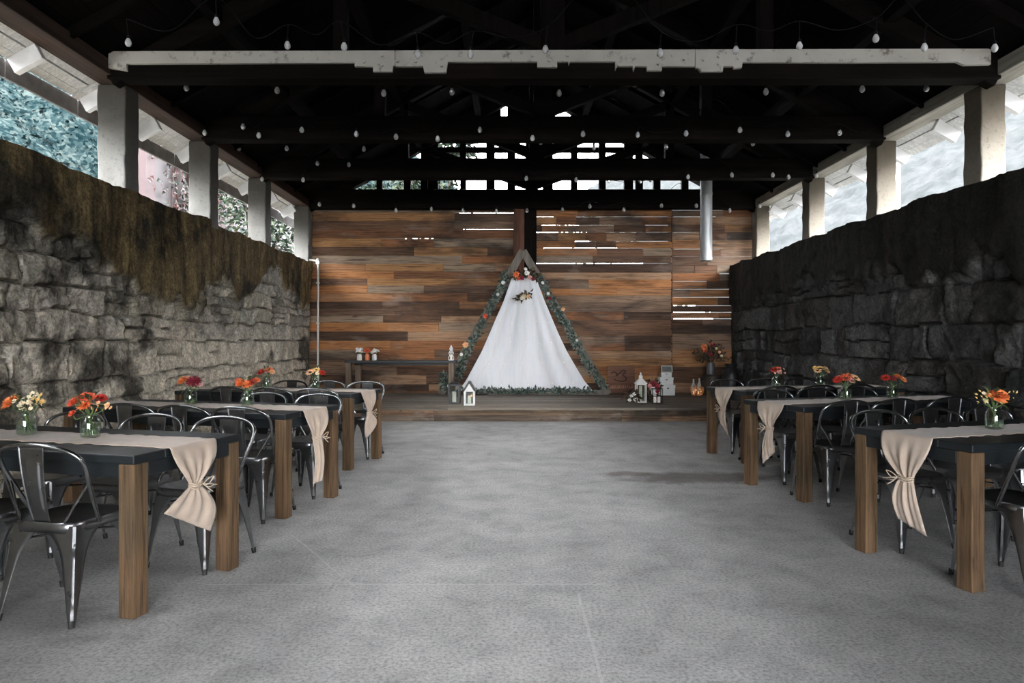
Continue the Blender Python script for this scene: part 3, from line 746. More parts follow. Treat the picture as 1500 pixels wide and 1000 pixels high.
# ------------------------------------------------------------------ flowers
def orth(n):
    n = Vector(n).normalized(); a = n.cross(Vector((0,0,1)));
    if a.length < .1: a = n.cross(Vector((1,0,0)))
    a.normalize(); return n, a, n.cross(a)
def bloom(mb, c, n, r, layers=4, per=11, pointed=.5, cup=.5):
    n, a, b = orth(n); c = Vector(c)
    for l in range(layers):
        f = l/max(1, layers-1); rr = r*(1-.62*f); tilt = .15 + (cup+.45)*f; cnt = max(4, int(per*(1-.35*f)))
        for i in range(cnt):
            th = 2*math.pi*(i + .5*(l % 2) + U(-.12,.12))/cnt; d = a*math.cos(th)+b*math.sin(th); s = n.cross(d)
            wd = rr*1.35*math.pi/cnt; up = n*math.sin(tilt); o = d*math.cos(tilt)
            p0 = c + n*r*.12*f + d*r*.05; p1 = p0 + (o+up)*rr*.55; p2 = p0 + (o*.98+up*1.2)*rr*U(.88,1.05)
            mb.add([p0 - s*wd*.15, p0 + s*wd*.15, p1 + s*wd*.5 + n*rr*.05, p1 - n*rr*.04, p1 - s*wd*.5 + n*rr*.05, p2 + s*wd*(.5-.45*pointed), p2 - s*wd*(.5-.45*pointed)],
                   [(0,1,3),(1,2,3),(0,3,4),(3,2,5),(4,3,6),(3,5,6)])
def blob(mb, c, r, n=10, sq=1):
    mb.lathe([(r*math.sin(math.pi*i/6)+1e-4, -r*sq*math.cos(math.pi*i/6)) for i in range(7)], c, n)
JARP = [(.001,.002),(.040,.002),(.047,.006),(.049,.016),(.049,.086),(.045,.096),(.037,.104),(.035,.108),(.035,.128),(.037,.131),(.034,.131),(.0325,.127),(.0325,.108),(.035,.102),(.042,.095),(.046,.085),(.046,.018),(.043,.010),(.001,.009)]
JARK = ['jar0']
def flower_jar(loc, rz, label_j, label_b, heads, leaves=26, spread=.09, leafmat_='leaf', h0=.145):
    j = thing('mason_jar', label_j, 'jar', loc, 0, 'glass jars of flowers on the tables')
    mb = MB(); mb.lathe(JARP, (0,0,0), 26); mb.build('jar_glass', M['glass'], j, True)
    mb = MB(); mb.lathe([(.001,.0105),(.0425,.0105),(.0452,.018),(.0452,.070),(.001,.070)], (0,0,0), 22); mb.build('water', M['water'], j, True)
    mb = MB(); mb.lathe([(.0362,.110),(.0382,.112),(.0382,.118),(.0362,.120)], (0,0,0), 24); mb.build('screw_ring', M['glass'], j, True)
    b = thing('flower_bouquet', label_b, 'bouquet', (loc[0], loc[1], loc[2]+.012), rz, 'bouquets in jars on the tables')
    st = MB()
    for (dx, dy, dz, kind, r, m) in heads:
        dz *= .82; c = Vector((dx, dy, dz)); q = U(0, 6.28)
        st.tube(spline([(math.cos(q)*.026, math.sin(q)*.026, .004), (-math.cos(q)*.004+dx*.15, -math.sin(q)*.004+dy*.15, .10), c - Vector((dx*.2, dy*.2, .03)), c], 4), .0024, 6)
        n = Vector((dx*5, dy*5 - .45, .75)); mb = MB()
        if kind == 'd': bloom(mb, c, n, r, 5, 13, .75, .55); nm = 'dahlia_head'
        elif kind == 'r': bloom(mb, c, n, r, 5, 7, .1, .95); nm = 'rose_head'
        elif kind == 'm':
            nm = 'daisy_cluster'
            for _ in range(7):
                cc = c + Vector((U(-1,1), U(-1,1), U(-.8,.8)))*r*1.1; bloom(mb, cc, Vector((U(-.5,.5), -.8, .6)), r*.42, 2, 8, .1, .2)
        elif kind == 's': bloom(mb, c, n, r, 2, 13, .6, .15); nm = 'sunflower_head'
        else:
            nm = 'filler_spray'
            for _ in range(12):
                cc = c + Vector((U(-1,1), U(-1,1), U(-.9,1)))*r; mb.leaf(cc, (U(-1,1), U(-1,1), U(.2,1)), (0,-1,.3), r*.5, r*.22)
        h = mb.build(nm, M[m], b)
        if kind in 'sm':
            hb = MB()
            if kind == 's': blob(hb, c + n.normalized()*r*.12, r*.34, 10, .6)
            else:
                for vv in range(7): blob(hb, c + Vector((U(-1,1), U(-1,.2), U(-.8,.8)))*r*1.05, r*.12, 7)
            hb.build('flower_heart', M['brownheart'] if kind == 's' else M['leaf'], h)
    for _ in range(5):
        q = U(0, 6.28); st.tube([(math.cos(q)*.03, math.sin(q)*.03, .004), (-math.cos(q)*.02, -math.sin(q)*.02, h0)], .0022, 5)
    st.build('stems', M['stem'], b, True)
    mb = MB()
    for _ in range(leaves):
        q = U(0, 6.28); r0 = U(0, .03); rr = U(.03, spread); z = h0 + U(-.02, .06)
        p = Vector((math.cos(q)*r0, math.sin(q)*r0, z-.01)); d = Vector((math.cos(q)*rr, math.sin(q)*rr, U(-.03,.06)))
        mb.leaf(p + d*.25, d, (0,0,1), U(.05,.085), U(.014,.026))
    mb.build('foliage', M[leafmat_], b)

def leafball(mb, c, rad, n, L, W, squash=(1,1,1)):
    c = Vector(c)
    for _ in range(n):
        d = Vector((random.gauss(0,1), random.gauss(0,1), random.gauss(0,1))).normalized()
        r = rad*(R()**.5); p = c + Vector((d.x*squash[0], d.y*squash[1], d.z*squash[2]))*r
        if p.z < .06 and L < .1: continue
        mb.leaf(p, d + Vector((U(-.6,.6), U(-.6,.6), U(-.5,.7))), (U(-1,1), U(-1,1), 1), L*U(.7,1.3), W*U(.7,1.3))

# table data: origin at the aisle-near corner, angle, chairs (near u, far u), runner drop, jars (pixel x)
TD = [
 ('left',  'front',  (-1.715,3.115), 14.5, [.41,.89], [.29,.80,1.38], (.545,.375,.034,.165,-.01,-.16,0,-.03), [38,133]),
 ('left',  'middle', (-1.600,4.867), 15.0, [.29,.76,1.25], [.33,.86], (.535,.20,.056,.064,.015,.0,0,.0), [279,362]),
 ('left',  'rear',   (-1.560,6.684), 13.0, [.30,.78,1.26], [.30,.78,1.26], (.53,.305,.045,.15,.02,.03,1,-.03), [391,462]),
 ('right', 'front',  (2.330,3.440), 17.5, [.37], [.42,.92,1.40], (.515,.265,.040,.090,-.02,.05,0,-.02), [1457]),
 ('right', 'middle', (2.305,5.360), 17.0, [.30,.77,1.36], [.50,1.0,1.48], (.545,.31,.036,.080,-.01,-.12,0,.02), [1239,1307]),
 ('right', 'rear',   (2.420,7.020), 14.5, [.30,.78,1.26], [.42,.92,1.42], (.545,.33,.034,.080,.0,.12,0,-.02), [1137,1202]),
]
ORD = ['closest to the aisle', 'second from the aisle', 'third from the aisle']
jar_specs = {
 38:  ('spiky orange dahlia, cream button flowers and yellow blooms', [(-.068,-.02,.20,'d',.055,'orange'),(.0,-.02,.20,'m',.036,'cream'),(.03,.02,.23,'m',.032,'cream'),(.07,0,.225,'m',.03,'yellow'),(.01,-.03,.165,'m',.03,'cream'),(.075,-.02,.19,'f',.035,'peach')]),
 133: ('wide coral and red lilies with long green leaves', [(-.075,-.01,.215,'d',.045,'coral'),(-.03,.0,.245,'d',.040,'coral'),(.01,-.02,.245,'r',.034,'coral'),(.05,.01,.235,'r',.034,'red'),(.085,-.01,.20,'m',.026,'peach'),(-.01,-.03,.195,'d',.04,'orange'),(-.075,-.03,.145,'d',.026,'coral'),(.03,-.03,.19,'f',.03,'orange')]),
 279: ('orange bloom beside a large burgundy pink dahlia', [(-.055,-.01,.215,'d',.052,'orange'),(.035,-.02,.205,'d',.065,'burgundy'),(.06,.02,.18,'r',.03,'pink'),(-.02,.02,.23,'r',.03,'pink'),(.075,-.02,.165,'f',.03,'pink')]),
 362: ('orange roses and one bright red bloom', [(-.05,-.01,.20,'r',.045,'orange'),(-.075,.01,.22,'r',.032,'coral'),(.01,-.03,.19,'r',.042,'orange'),(.04,-.01,.215,'d',.045,'red'),(.065,.02,.23,'r',.03,'orange'),(0,.02,.245,'f',.03,'cream')]),
 391: ('deep red bloom beside orange marigolds', [(-.05,-.02,.20,'d',.05,'red'),(.03,.0,.225,'d',.045,'orange'),(.06,-.02,.20,'r',.035,'peach'),(0,.02,.215,'r',.03,'coral')]),
 462: ('peach sunflower with dark heart and red bloom', [(-.045,-.02,.205,'s',.055,'peach'),(.01,.0,.235,'s',.04,'yellow'),(.075,-.02,.20,'d',.042,'red'),(.03,-.03,.19,'r',.025,'cream')]),
 1457:('one large orange rose among yellow sprays', [(.0,-.03,.215,'r',.058,'orange'),(-.07,0,.205,'f',.045,'yellow'),(.07,0,.205,'f',.045,'yellow'),(-.045,.0,.21,'m',.028,'cream'),(.05,.02,.225,'m',.026,'yellow')]),
 1239:('red, coral and orange blooms spreading wide', [(-.085,-.02,.195,'d',.045,'red'),(-.02,-.02,.215,'d',.05,'coral'),(.02,.0,.235,'r',.035,'orange'),(.075,-.01,.215,'s',.05,'peach'),(.03,-.03,.185,'r',.032,'pink'),(-.055,.01,.215,'r',.03,'pink')]),
 1307:('burgundy blooms left and orange bloom right', [(-.065,-.01,.205,'d',.045,'red'),(-.01,-.02,.20,'d',.042,'burgundy'),(.04,0,.22,'r',.035,'orange'),(.075,-.02,.19,'d',.04,'orange')]),
 1137:('tight round cluster of red and pink flowers', [(-.035,-.02,.215,'d',.045,'red'),(.02,-.01,.225,'d',.042,'coral'),(.055,-.02,.20,'m',.03,'pink'),(0,-.03,.185,'m',.028,'pink')]),
 1202:('arching peach and yellow blooms', [(-.04,-.02,.20,'s',.045,'peach'),(0,0,.23,'s',.045,'yellow'),(.05,-.01,.215,'r',.04,'peach'),(-.055,.01,.235,'r',.028,'yellow'),(.075,-.02,.185,'r',.028,'peach')]),
}
for sd, pos, O, th, nu, fu, dr, jars in TD:
    W, sx, a = make_table(O, th, sd, pos)
    runner(O, a, sx, W, sd, pos, dr)
    for lst, v, fl, nm in ((nu, .065, 0, 'near'), (fu, .805, math.pi, 'far')):
        for i, u in enumerate(lst):
            jit = random.Random(int(u*100)+len(pos)*3).uniform(-.05, .05)
            p = W(u, v + (.0 if nm == 'far' else 0), 0)
            chair(p, a + fl + jit, f'gunmetal steel chair on the {nm} side of the {pos} {sd} table, {ORD[i]}', f'metal chairs at the {pos} {sd} table')
    for px in jars:
        lo, hi = 0, TL
        best = min((abs((lambda q: 747+1000*q.x/q.y)(W(u/200*TL, .38))-px), u/200*TL) for u in range(201))[1]
        p = W(best, .38, TH+.0075)
        desc, heads = jar_specs[px]
        flower_jar(p, 0, f'clear glass jar holding {desc}', f'bouquet of {desc}, {pos} {sd} table', heads)

# ------------------------------------------------------------------ triangle arch, drape, garlands
AY = 13.38
ax, az = PX(766, AY), PZ(365, AY)
bl, br = PX(645, AY), PX(891, AY)
ar = thing('triangle_arch', 'tall grey wooden triangle arch standing on the stage', 'arch', (ax, AY, SZ))
for xe, dy in ((bl, 0), (br, .035)):
    mb = MB(); mb.beam((xe-ax, dy, .005), (0, dy, az-SZ-.03), .034, .15, (0,1,0)) if False else None
    d = Vector((xe-ax, 0, -(az-SZ-.03))); L = d.length; dn = d.normalized(); sdv = dn.cross(Vector((0,1,0))).normalized()
    rot = Matrix((sdv, Vector((0,1,0)), dn)).transposed()
    mb.box(Vector((0, dy, az-SZ-.03)) + d*.5, (.15, .034, L), rot); o = mb.build('frame_board', M['archwood'], ar, bevel=.004)
mb = MB(); mb.span(bl-ax, br-ax, -.06, -.02, .002, .09); mb.build('base_rail', M['archwood'], ar, bevel=.004)
mb = MB(); cz = PZ(408, AY)-SZ; mb.span(PX(742, AY)-ax, PX(792, AY)-ax, -.06, -.02, cz-.03, cz+.03); mb.build('crossbar', M['archwood'], ar, bevel=.004)
# drape
Lp = [(407,749.5),(420,745),(440,738),(465,727),(490,716.5),(515,705.5),(540,692),(558,682),(571,673)]
Rp = [(407,785),(420,790),(440,797.5),(465,808),(490,818.5),(515,830.5),(540,845),(558,856),(571,867)]
def interp(tb, y):
    for (y0, x0), (y1, x1) in zip(tb, tb[1:]):
        if y <= y1: return x0 + (x1-x0)*(y-y0)/(y1-y0)
    return tb[-1][1]
fold = [(U(0,6.28), f, U(.5,1)) for f in (4.3, 7, 11)]
DY = 13.20
def dfn(i, j):
    py = 407 + 164.5*i; t = j
    l, r = interp(Lp, py), interp(Rp, py)
    w = sum(a*math.sin(f*t*3.1+p + .5*math.sin(i*2+f)) for p, f, a in fold)/2.2
    tt = t + .012*w*(1-abs(2*t-1))
    x = PX(l + (r-l)*tt, AY-.1); wd = PX(r, AY)-PX(l, AY)
    amp = .02 + .055*i
    return (x, AY-.10 - .055*i + amp*w*(.4+.6*min(1, 6*min(t, 1-t))), max(SZ+.012, PZ(py, AY-.1)) + (.012*w if i > .98 else 0)*0)
mb = MB(); mb.grid(dfn, 60, 120); o = mb.build('drape', M['drape'], None, True, 0, .003, 180); tag(o, 'sheer white fabric drape hanging gathered inside the triangle arch', 'drape')
# gathers hung over the crossbar
def garland(name, label, pts, n, rad, L, W_, flowers, mat='euca', berries=0):
    t = thing(name, label, 'garland', pts[0])
    o = Vector(pts[0]); mb = MB(); vine = MB(); pp = spline(pts, 8); vine.tube([p-o for p in pp], .008, 6); vine.build('vine', M['stem'], t)
    for _ in range(n):
        q = R()*(len(pp)-1.001); i = int(q); p = pp[i].lerp(pp[i+1], q-i) - o
        d = Vector((random.gauss(0,1), random.gauss(0,.6)-.5, random.gauss(0,1))).normalized()
        if (p+o+d*rad).z < SZ+.05: d.z = abs(d.z)*.6
        mb.leaf(p + d*rad*R()*.8, d + Vector((U(-.4,.4), U(-.6,.1), U(-.5,.5))), (U(-1,1), -1, U(-1,1)), L*U(.7,1.3), W_*U(.7,1.3))
    mb.build('foliage', M[mat], t)
    for (p, r, m) in flowers:
        mb = MB(); bloom(mb, Vector(p)-o, (U(-.2,.2), -1, .25), r, 4, 9, .3, .6); mb.build('flower_head', M[m], t)
    for _ in range(berries):
        pass
    return t
GY = AY-.07
lg = [P(742,400,GY), P(733,425,GY), P(720,447,GY), P(708,470,GY), P(697,492,GY), P(684,515,GY), P(676,535,GY), P(671,552,GY)]
garland('greenery_garland', 'eucalyptus garland with orange roses along the left board of the arch', lg, 520, .085, .085, .045,
        [(P(711,463,GY-.1),.055,'coral'),(P(682,505,GY-.1),.06,'peach'),(P(729,431,GY-.1),.035,'whiteflower'),(P(676,519,GY-.1),.035,'whiteflower'),(P(737,414,GY-.1),.04,'whiteflower')])
rg = [P(790,405,GY), P(800,424,GY), P(812,450,GY), P(823,466,GY), P(836,488,GY), P(848,510,GY), P(860,533,GY), P(874,552,GY), P(884,566,GY)]
garland('greenery_garland', 'eucalyptus garland with small pale blooms down the right board of the arch', rg, 560, .080, .085, .045,
        [(P(795,414,GY-.1),.035,'whiteflower'),(P(803,430,GY-.1),.035,'whiteflower'),(P(825,453,GY-.1),.04,'peach'),(P(805,437,GY-.1),.04,'burgundy'),(P(845,498,GY-.1),.03,'whiteflower')])
bg = [P(680,570,13.08), P(720,569.5,13.05), P(770,569.5,13.03), P(820,570,13.05), P(868,570,13.1)]
for q in bg: q.z = SZ + .07
garland('greenery_garland', 'eucalyptus garland lying along the foot of the white drape', bg, 560, .085, .085, .045, [])
cp = [P(658,577,GY-.25), P(655,562,GY-.25), P(651,552,GY-.25)]
for q in cp: q.z = max(q.z, SZ+.09)
garland('greenery_garland', 'loose grey-green eucalyptus bunch at the left foot of the arch', cp, 190, .14, .09, .05, [(P(657,565,GY-.4),.03,'whiteflower')])
tp = [P(748,406,GY-.06), P(757,402,GY-.09), P(768,403,GY-.10), P(778,400,GY-.09), P(786,404,GY-.06)]
garland('flower_swag', 'flower swag of orange, burgundy and white blooms at the top of the drape', tp, 130, .09, .075, .035,
        [(P(756,402,GY-.2),.065,'orange'),(P(772,400,GY-.2),.055,'whiteflower'),(P(764,407,GY-.2),.05,'burgundy'),(P(776,406,GY-.2),.045,'pink'),(P(781,409,GY-.2),.04,'burgundy'),(P(760,408,GY-.2),.04,'coral'),(P(770,394,GY-.18),.035,'whiteflower')], 'darkleaf')
sp_ = [P(757,437,AY-.25), P(767,434,AY-.27), P(776,430,AY-.25)]
garland('flower_spray', 'small dark-leaved spray with cream roses pinned on the white drape', sp_, 70, .06, .08, .035, [(P(767,434,AY-.33),.055,'cream'),(P(774,434,AY-.33),.04,'peach'),(P(764,437,AY-.33),.035,'whiteflower')], 'darkleaf')
# fairy lights on the drape
fl = thing('fairy_lights', 'string of tiny warm fairy lights pinned over the white drape', 'string lights', P(767,420,AY-.3))
o = fl.location.copy(); fp = []
for i in range(5):
    pts = []
    for kk in range(10):
        f = kk/9; py = 425+138*f; l, r = interp(Lp, py), interp(Rp, py); pts.append(P(l+(r-l)*(.12+.19*i+.03*math.sin(kk*1.3+i)), py, AY-.2-.13*f)-o)
    fp.append(pts); mb = MB(); mb.tube(spline(pts, 3), .0007, 4); mb.build('wire', M['copper'], fl)
for pts in fp:
    for p in pts[1::2]:
        mb = MB(); blob(mb, p + Vector((U(-.02,.02),-.01,U(-.03,.03))), .0075, 8); mb.build('led', M['fairy'], fl)

# ------------------------------------------------------------------ console table with vases
CY = 13.1; cz = PZ(527.5, CY); cx0, cx1 = PX(508, CY), PX(669, CY)
ct = thing('console_table', 'narrow high console table with dark top against the plank wall', 'table', ((cx0+cx1)/2, CY, SZ))
hwid = (cx1-cx0)/2; hh = cz-SZ
mb = MB(); mb.span(-hwid, hwid, -.22, .22, hh-.045, hh); mb.build('tabletop', M['navy'], ct, bevel=.005)
for x, y in ((-hwid+.07, -.15), (-hwid+.19, .15), (hwid-.09, -.15), (hwid-.12, .15)):
    mb = MB(); mb.span(x-.05, x+.05, y-.05, y+.05, .003, hh-.045); mb.build('leg', M['consolewood'], ct, bevel=.005)
mb = MB(); mb.span(-hwid+.12, hwid-.14, .10, .14, hh-.10, hh-.045); mb.build('apron', M['navy'], ct)
def small_vase(px, label, vm, fm, kind):
    x = PX(px, CY-.05); v = thing('flower_vase', label, 'vase', (x, CY-.05, cz+.001), 0, 'small vases on the console table')
    mb = MB(); mb.lathe([(.001,0),(.042,0),(.046,.01),(.046,.085),(.036,.105),(.034,.12),(.030,.12),(.030,.02),(.001,.02)], (0,0,0), 18); mb.build('vase_body', vm, v, True)
    b = thing('flower_bunch', label.replace('vase of ', 'bunch of ').replace('vase with ', 'bunch with '), 'flowers', (x, CY-.05, cz+.122), 0)
    for i in range(9):
        mb = MB(); q = i*2.4; r = .02+.055*(i/9); c = (math.cos(q)*r, math.sin(q)*r, .055+U(-.03,.045)); bloom(mb, c, (math.cos(q)*.6, math.sin(q)*.6-.4, .8), .036, 3, 8, .2, .5); mb.build('flower_head', fm, b)
    mb = MB()
    for i in range(9): q = i*2.4; mb.tube([(math.cos(q)*.012, math.sin(q)*.012, -.09), (math.cos(q)*.04, math.sin(q)*.04, .05)], .003, 5)
    for _ in range(10): mb.leaf((U(-.03,.03), U(-.03,.03), .0), (U(-1,1), U(-1,1), .6), (0,0,1), .06, .022)
    mb.build('stems', M['stem'], b)
small_vase(526.5, 'white vase of white flowers, leftmost on the console table', M['whiteceramic'], M['whiteflower'], 0)
small_vase(538, 'orange vase of orange flowers in the middle on the console table', M['orangeceramic'], M['coral'], 0)
small_vase(548.5, 'white vase of white flowers, right of the orange vase', M['whiteceramic'], M['whiteflower'], 0)
# white scroll holder at the right end of the console
x = PX(661, CY-.05); sc = thing('candle_holder', 'tall white openwork scroll candle holder on the right end of the console', 'candle holder', (x, CY-.05, cz+.001))
mb = MB(); mb.lathe([(.001,0),(.05,0),(.05,.012),(.001,.012)], (0,0,0), 16); mb.build('base', M['white'], sc)
mb = MB()
for q in range(4):
    an = q*math.pi/2+.4; c, s = math.cos(an), math.sin(an)
    mb.tube(spline([(c*r_, s*r_, z_) for r_, z_ in ((.045,.01),(.05,.06),(.03,.10),(.045,.14),(.02,.19),(.03,.22),(.012,.26),(.0,.29))], 5), .006, 6)
for z_, r_ in ((.08,.04),(.15,.045),(.215,.03)):
    mb.tube([(r_*math.cos(2*math.pi*i/16), r_*math.sin(2*math.pi*i/16), z_) for i in range(17)], .005, 6)
mb.build('scrollwork', M['white'], sc, True)
mb = MB(); mb.lathe([(.001,.012),(.022,.012),(.022,.10),(.001,.10)], (0,0,0), 14); mb.build('candle', M['candle'], sc, True)

# ------------------------------------------------------------------ lanterns on the stage edge
def lantern(px0, px1, ytop, ybase, style, label, mat):
    Y = (CAMZ-SZ)/(ybase-498)*1000; x = PX((px0+px1)/2, Y); w = (px1-px0)/1000*Y; h = (ybase-ytop)/1000*Y
    t = thing('lantern', label, 'lantern', (x, Y, SZ+.003))
    hw = w/2
    mb = MB(); mb.span(-hw, hw, -hw, hw, 0, .025); mb.build('base', mat, t, bevel=.004)
    body = h*(.62 if style != 'box' else .86)
    pw_ = .013 if style != 'hip' else .0085
    for sx in (-1, 1):
        for sy in (-1, 1):
            mb = MB(); mb.span(sx*hw*.86-pw_, sx*hw*.86+pw_, sy*hw*.86-pw_, sy*hw*.86+pw_, .025, body); mb.build('corner_post', mat, t)
    for s in (-1, 1):
        mb = MB(); mb.span(-hw*.86, hw*.86, s*hw*.86-.003, s*hw*.86+.003, .03, body-.01); mb.build('glass_pane', M['glass'], t)
    mb = MB(); mb.span(-hw*.95, hw*.95, -hw*.95, hw*.95, body-.02, body); 
    mb.build('top_frame', mat, t)
    if style == 'hip':
        mb = MB(); a, b = hw*1.15, hw*.32; z0, z1 = body, body+h*.17
        mb.add([(-a,-a,z0),(a,-a,z0),(a,a,z0),(-a,a,z0),(-b,-b,z1),(b,-b,z1),(b,b,z1),(-b,b,z1)], [(0,3,2,1),(4,5,6,7),(0,1,5,4),(1,2,6,5),(2,3,7,6),(3,0,4,7)])
        mb.span(-b, b, -b, b, z1, z1+h*.08); mb.build('roof', mat, t, bevel=.003)
        mb = MB(); mb.lathe([(b*1.2, z1+h*.08), (.004, z1+h*.15)], (0,0,0), 12); mb.lathe([(.012,z1+h*.14),(.016,z1+h*.16),(.008,z1+h*.19),(.001,z1+h*.20)], (0,0,0), 10); mb.build('finial', mat, t, True)
    elif style == 'gable':
        mb = MB(); z0, z1 = body, h*.98; a = hw*1.1
        for s in (-1, 1): mb.beam((s*a, 0, z0-.01), (0, 0, z1), hw*2.2, .030, (0,0,1))
        mb.build('roof', M['blackmetal'], t)['label'] = 'black gable roof'
        mb = MB(); mb.prism([(-hw*.9, z0), (hw*.9, z0), (0, z1-.03)], -hw*.95, -hw*.90); mb.prism([(-hw*.9, z0), (hw*.9, z0), (0, z1-.03)], hw*.90, hw*.95); mb.build('gable_end', mat, t)
    else:
        mb = MB(); a = hw*.98
        mb.add([(-a,-a,body),(a,-a,body),(a,a,body),(-a,a,body),(-a*.5,-a*.5,h*.95),(a*.5,-a*.5,h*.95),(a*.5,a*.5,h*.95),(-a*.5,a*.5,h*.95)], [(0,3,2,1),(4,5,6,7),(0,1,5,4),(1,2,6,5),(2,3,7,6),(3,0,4,7)]); mb.build('roof', mat, t)
        mb = MB(); mb.tube([(hw*.5*math.cos(math.pi*i/10), 0, h*.95+hw*.4*math.sin(math.pi*i/10)) for i in range(11)], .006, 6); mb.build('handle', mat, t)
    cd = thing('pillar_candle', 'ivory pillar candle inside the ' + label, 'candle', (x, Y, SZ+.029))
    ch_ = body*(.52 if style != 'hip' else .80); r = hw*.33
    mb = MB(); mb.lathe([(.001,0),(r,0),(r,ch_),(r*.85,ch_+.004),(.001,ch_-.006)], (0,0,0), 18); mb.build('wax', M['candle'], cd, True)
    mb = MB(); mb.tube([(0,0,ch_-.006),(0,0,ch_+.02)], .002, 5); mb.build('wick', M['rubber'], cd)
    return t, Vector((x, Y, SZ)), hw
lantern(657, 674, 558, 591, 'box', 'black metal lantern left of the white house-shaped one', M['blackmetal'])
lw_, pw, hw_ = lantern(680, 695.5, 558, 593.5, 'gable', 'white house-shaped lantern with black gable roof, by the drape', M['white'])
mb = MB(); blob(mb, (0, 0, .0), .014, 10, 1.4)
o = mb.build('led_light', M['flame'], None, True); o.location = (pw.x+.03, pw.y-.045, SZ+.23); o.parent = None; o.parent = lw_; o.location = (.035, -.05, .16)
lantern(931, 946, 545, 589.5, 'hip', 'tall white lantern with peaked roof, right side of stage', M['white'])
# black cage lantern with blooms to the right of it
Y = 11.55; x = PX(962, Y)
cg = thing('wire_cage', 'black wire cage holder on the stage right of the white lantern', 'wire cage', (x, Y, SZ+.003))
for sx in (-1, 1):
    for sy in (-1, 1):
        mb = MB(); mb.tube([(sx*.085, sy*.07, 0), (sx*.085, sy*.07, .24)], .006, 6); mb.build('corner_rod', M['blackmetal'], cg)
for z_ in (.006, .12, .24):
    mb = MB(); mb.tube([(-.085,-.07,z_),(.085,-.07,z_),(.085,.07,z_),(-.085,.07,z_),(-.085,-.07,z_)], .006, 6); mb.build('frame_ring', M['blackmetal'], cg)
for dx, h_ in ((-.03,.13),(.035,.10)):
    c_ = thing('pillar_candle', f'ivory candle inside the black wire cage, {"left taller" if dx < 0 else "right shorter"} one', 'candle', (x+dx, Y, SZ+.009))
    mb = MB(); mb.lathe([(.001,0),(.026,0),(.026,h_),(.001,h_-.004)], (0,0,0), 14); mb.build('wax', M['candle'], c_, True)
    mb = MB(); mb.tube([(0,0,h_-.006),(0,0,h_+.018)], .002, 5); mb.build('wick', M['rubber'], c_)
bq = thing('flower_bunch', 'burgundy and white flower bunch behind the black wire cage', 'flowers', (PX(955, Y+.25), Y+.25, SZ+.004))
mb = MB(); leafball(mb, (0,0,.20), .15, 130, .09, .04, (1,.7,1.1)); 
for _ in range(8): mb.tube([(U(-.04,.04), U(-.03,.03), 0), (U(-.1,.1), U(-.05,.05), .25)], .004, 5)
mb.build('foliage', M['darkleaf'], bq)
for dx, dz, m, r in ((.0,.31,'burgundy',.06),(.05,.27,'burgundy',.06),(-.01,.22,'whiteflower',.06),(.005,.16,'whiteflower',.05),(-.06,.28,'pink',.045),(.06,.20,'burgundy',.05)):
    mb = MB(); bloom(mb, (dx,-.12,dz), (0,-1,.3), r, 4, 9, .2, .7); mb.build('flower_head', M[m], bq)
bq = thing('flower_bunch', 'low dark flower bunch with pale tips left of the tall white lantern', 'flowers', (PX(926, 11.5), 11.5, SZ+.004))
mb = MB(); leafball(mb, (0,0,.10), .12, 130, .085, .04, (1,.8,.8)); mb.build('foliage', M['darkleaf'], bq)
for dx, dz in ((-.03,.13),(.03,.07),(.02,.16),(-.06,.06)):
    mb = MB(); bloom(mb, (dx,-.09,dz), (0,-1,.4), .032, 3, 7, .3, .6); mb.build('flower_head', M['whiteflower'], bq)
# stack of three white boxes and a wire basket
BY = 13.2
def abox(px0, px1, y0, y1, nm, label, m):
    x0, x1 = PX(px0, BY), PX(px1, BY); w = x1-x0
    z0 = PZ(y1, BY); z1 = PZ(y0, BY); 
    t = thing(nm, label, 'box', ((x0+x1)/2, BY, z0), 0, 'white keepsake boxes at the plank wall')
    mb = MB(); mb.span(-w/2+.006, w/2-.006, -w*.36, w*.36, 0, (z1-z0)*.70); mb.build('box_body', m, t, bevel=.004)
    mb = MB(); mb.span(-w/2, w/2, -w*.38, w*.38, (z1-z0)*.70, z1-z0-.002); mb.build('lid', m, t, bevel=.005)
    mb = MB(); mb.span(-.018, .018, -w*.38-.006, -w*.38, (z1-z0)*.62, (z1-z0)*.74); mb.build('clasp', M['blackmetal'], t)
zb = 498 + (CAMZ-SZ-.003)/BY*1000
abox(966, 987.5, 563, zb, 'keepsake_box', 'largest white box at the bottom of the stack by the plank wall', M['card'])
abox(964.5, 985, 552, 563, 'keepsake_box', 'middle white box in the stack by the plank wall', M['card'])
abox(967, 983, 545.5, 552, 'keepsake_box', 'smallest white box on top of the stack by the plank wall', M['card'])
t = thing('picture_frame', 'small black picture with pale frame standing on the top white box', 'picture frame', (PX(977, BY), BY, PZ(545.5, BY)+.002))
mb = MB()
for a_, b_ in (((-.10,0,.006),(.10,0,.006)), ((.10,0,.006),(.10,.02,.125)), ((.10,.02,.125),(-.10,.02,.125)), ((-.10,.02,.125),(-.10,0,.006))): mb.beam(a_, b_, .012, .012, (0,1,0))
mb.build('frame', M['conduit'], t)
mb = MB(); mb.add([(-.095,.004,.012),(.095,.004,.012),(.095,.021,.12),(-.095,.021,.12),(-.095,.010,.012),(.095,.010,.012),(.095,.027,.12),(-.095,.027,.12)], [(0,1,2,3),(4,7,6,5),(0,4,5,1),(1,5,6,2),(2,6,7,3),(3,7,4,0)]); mb.build('panel', M['vasegrey'], t)
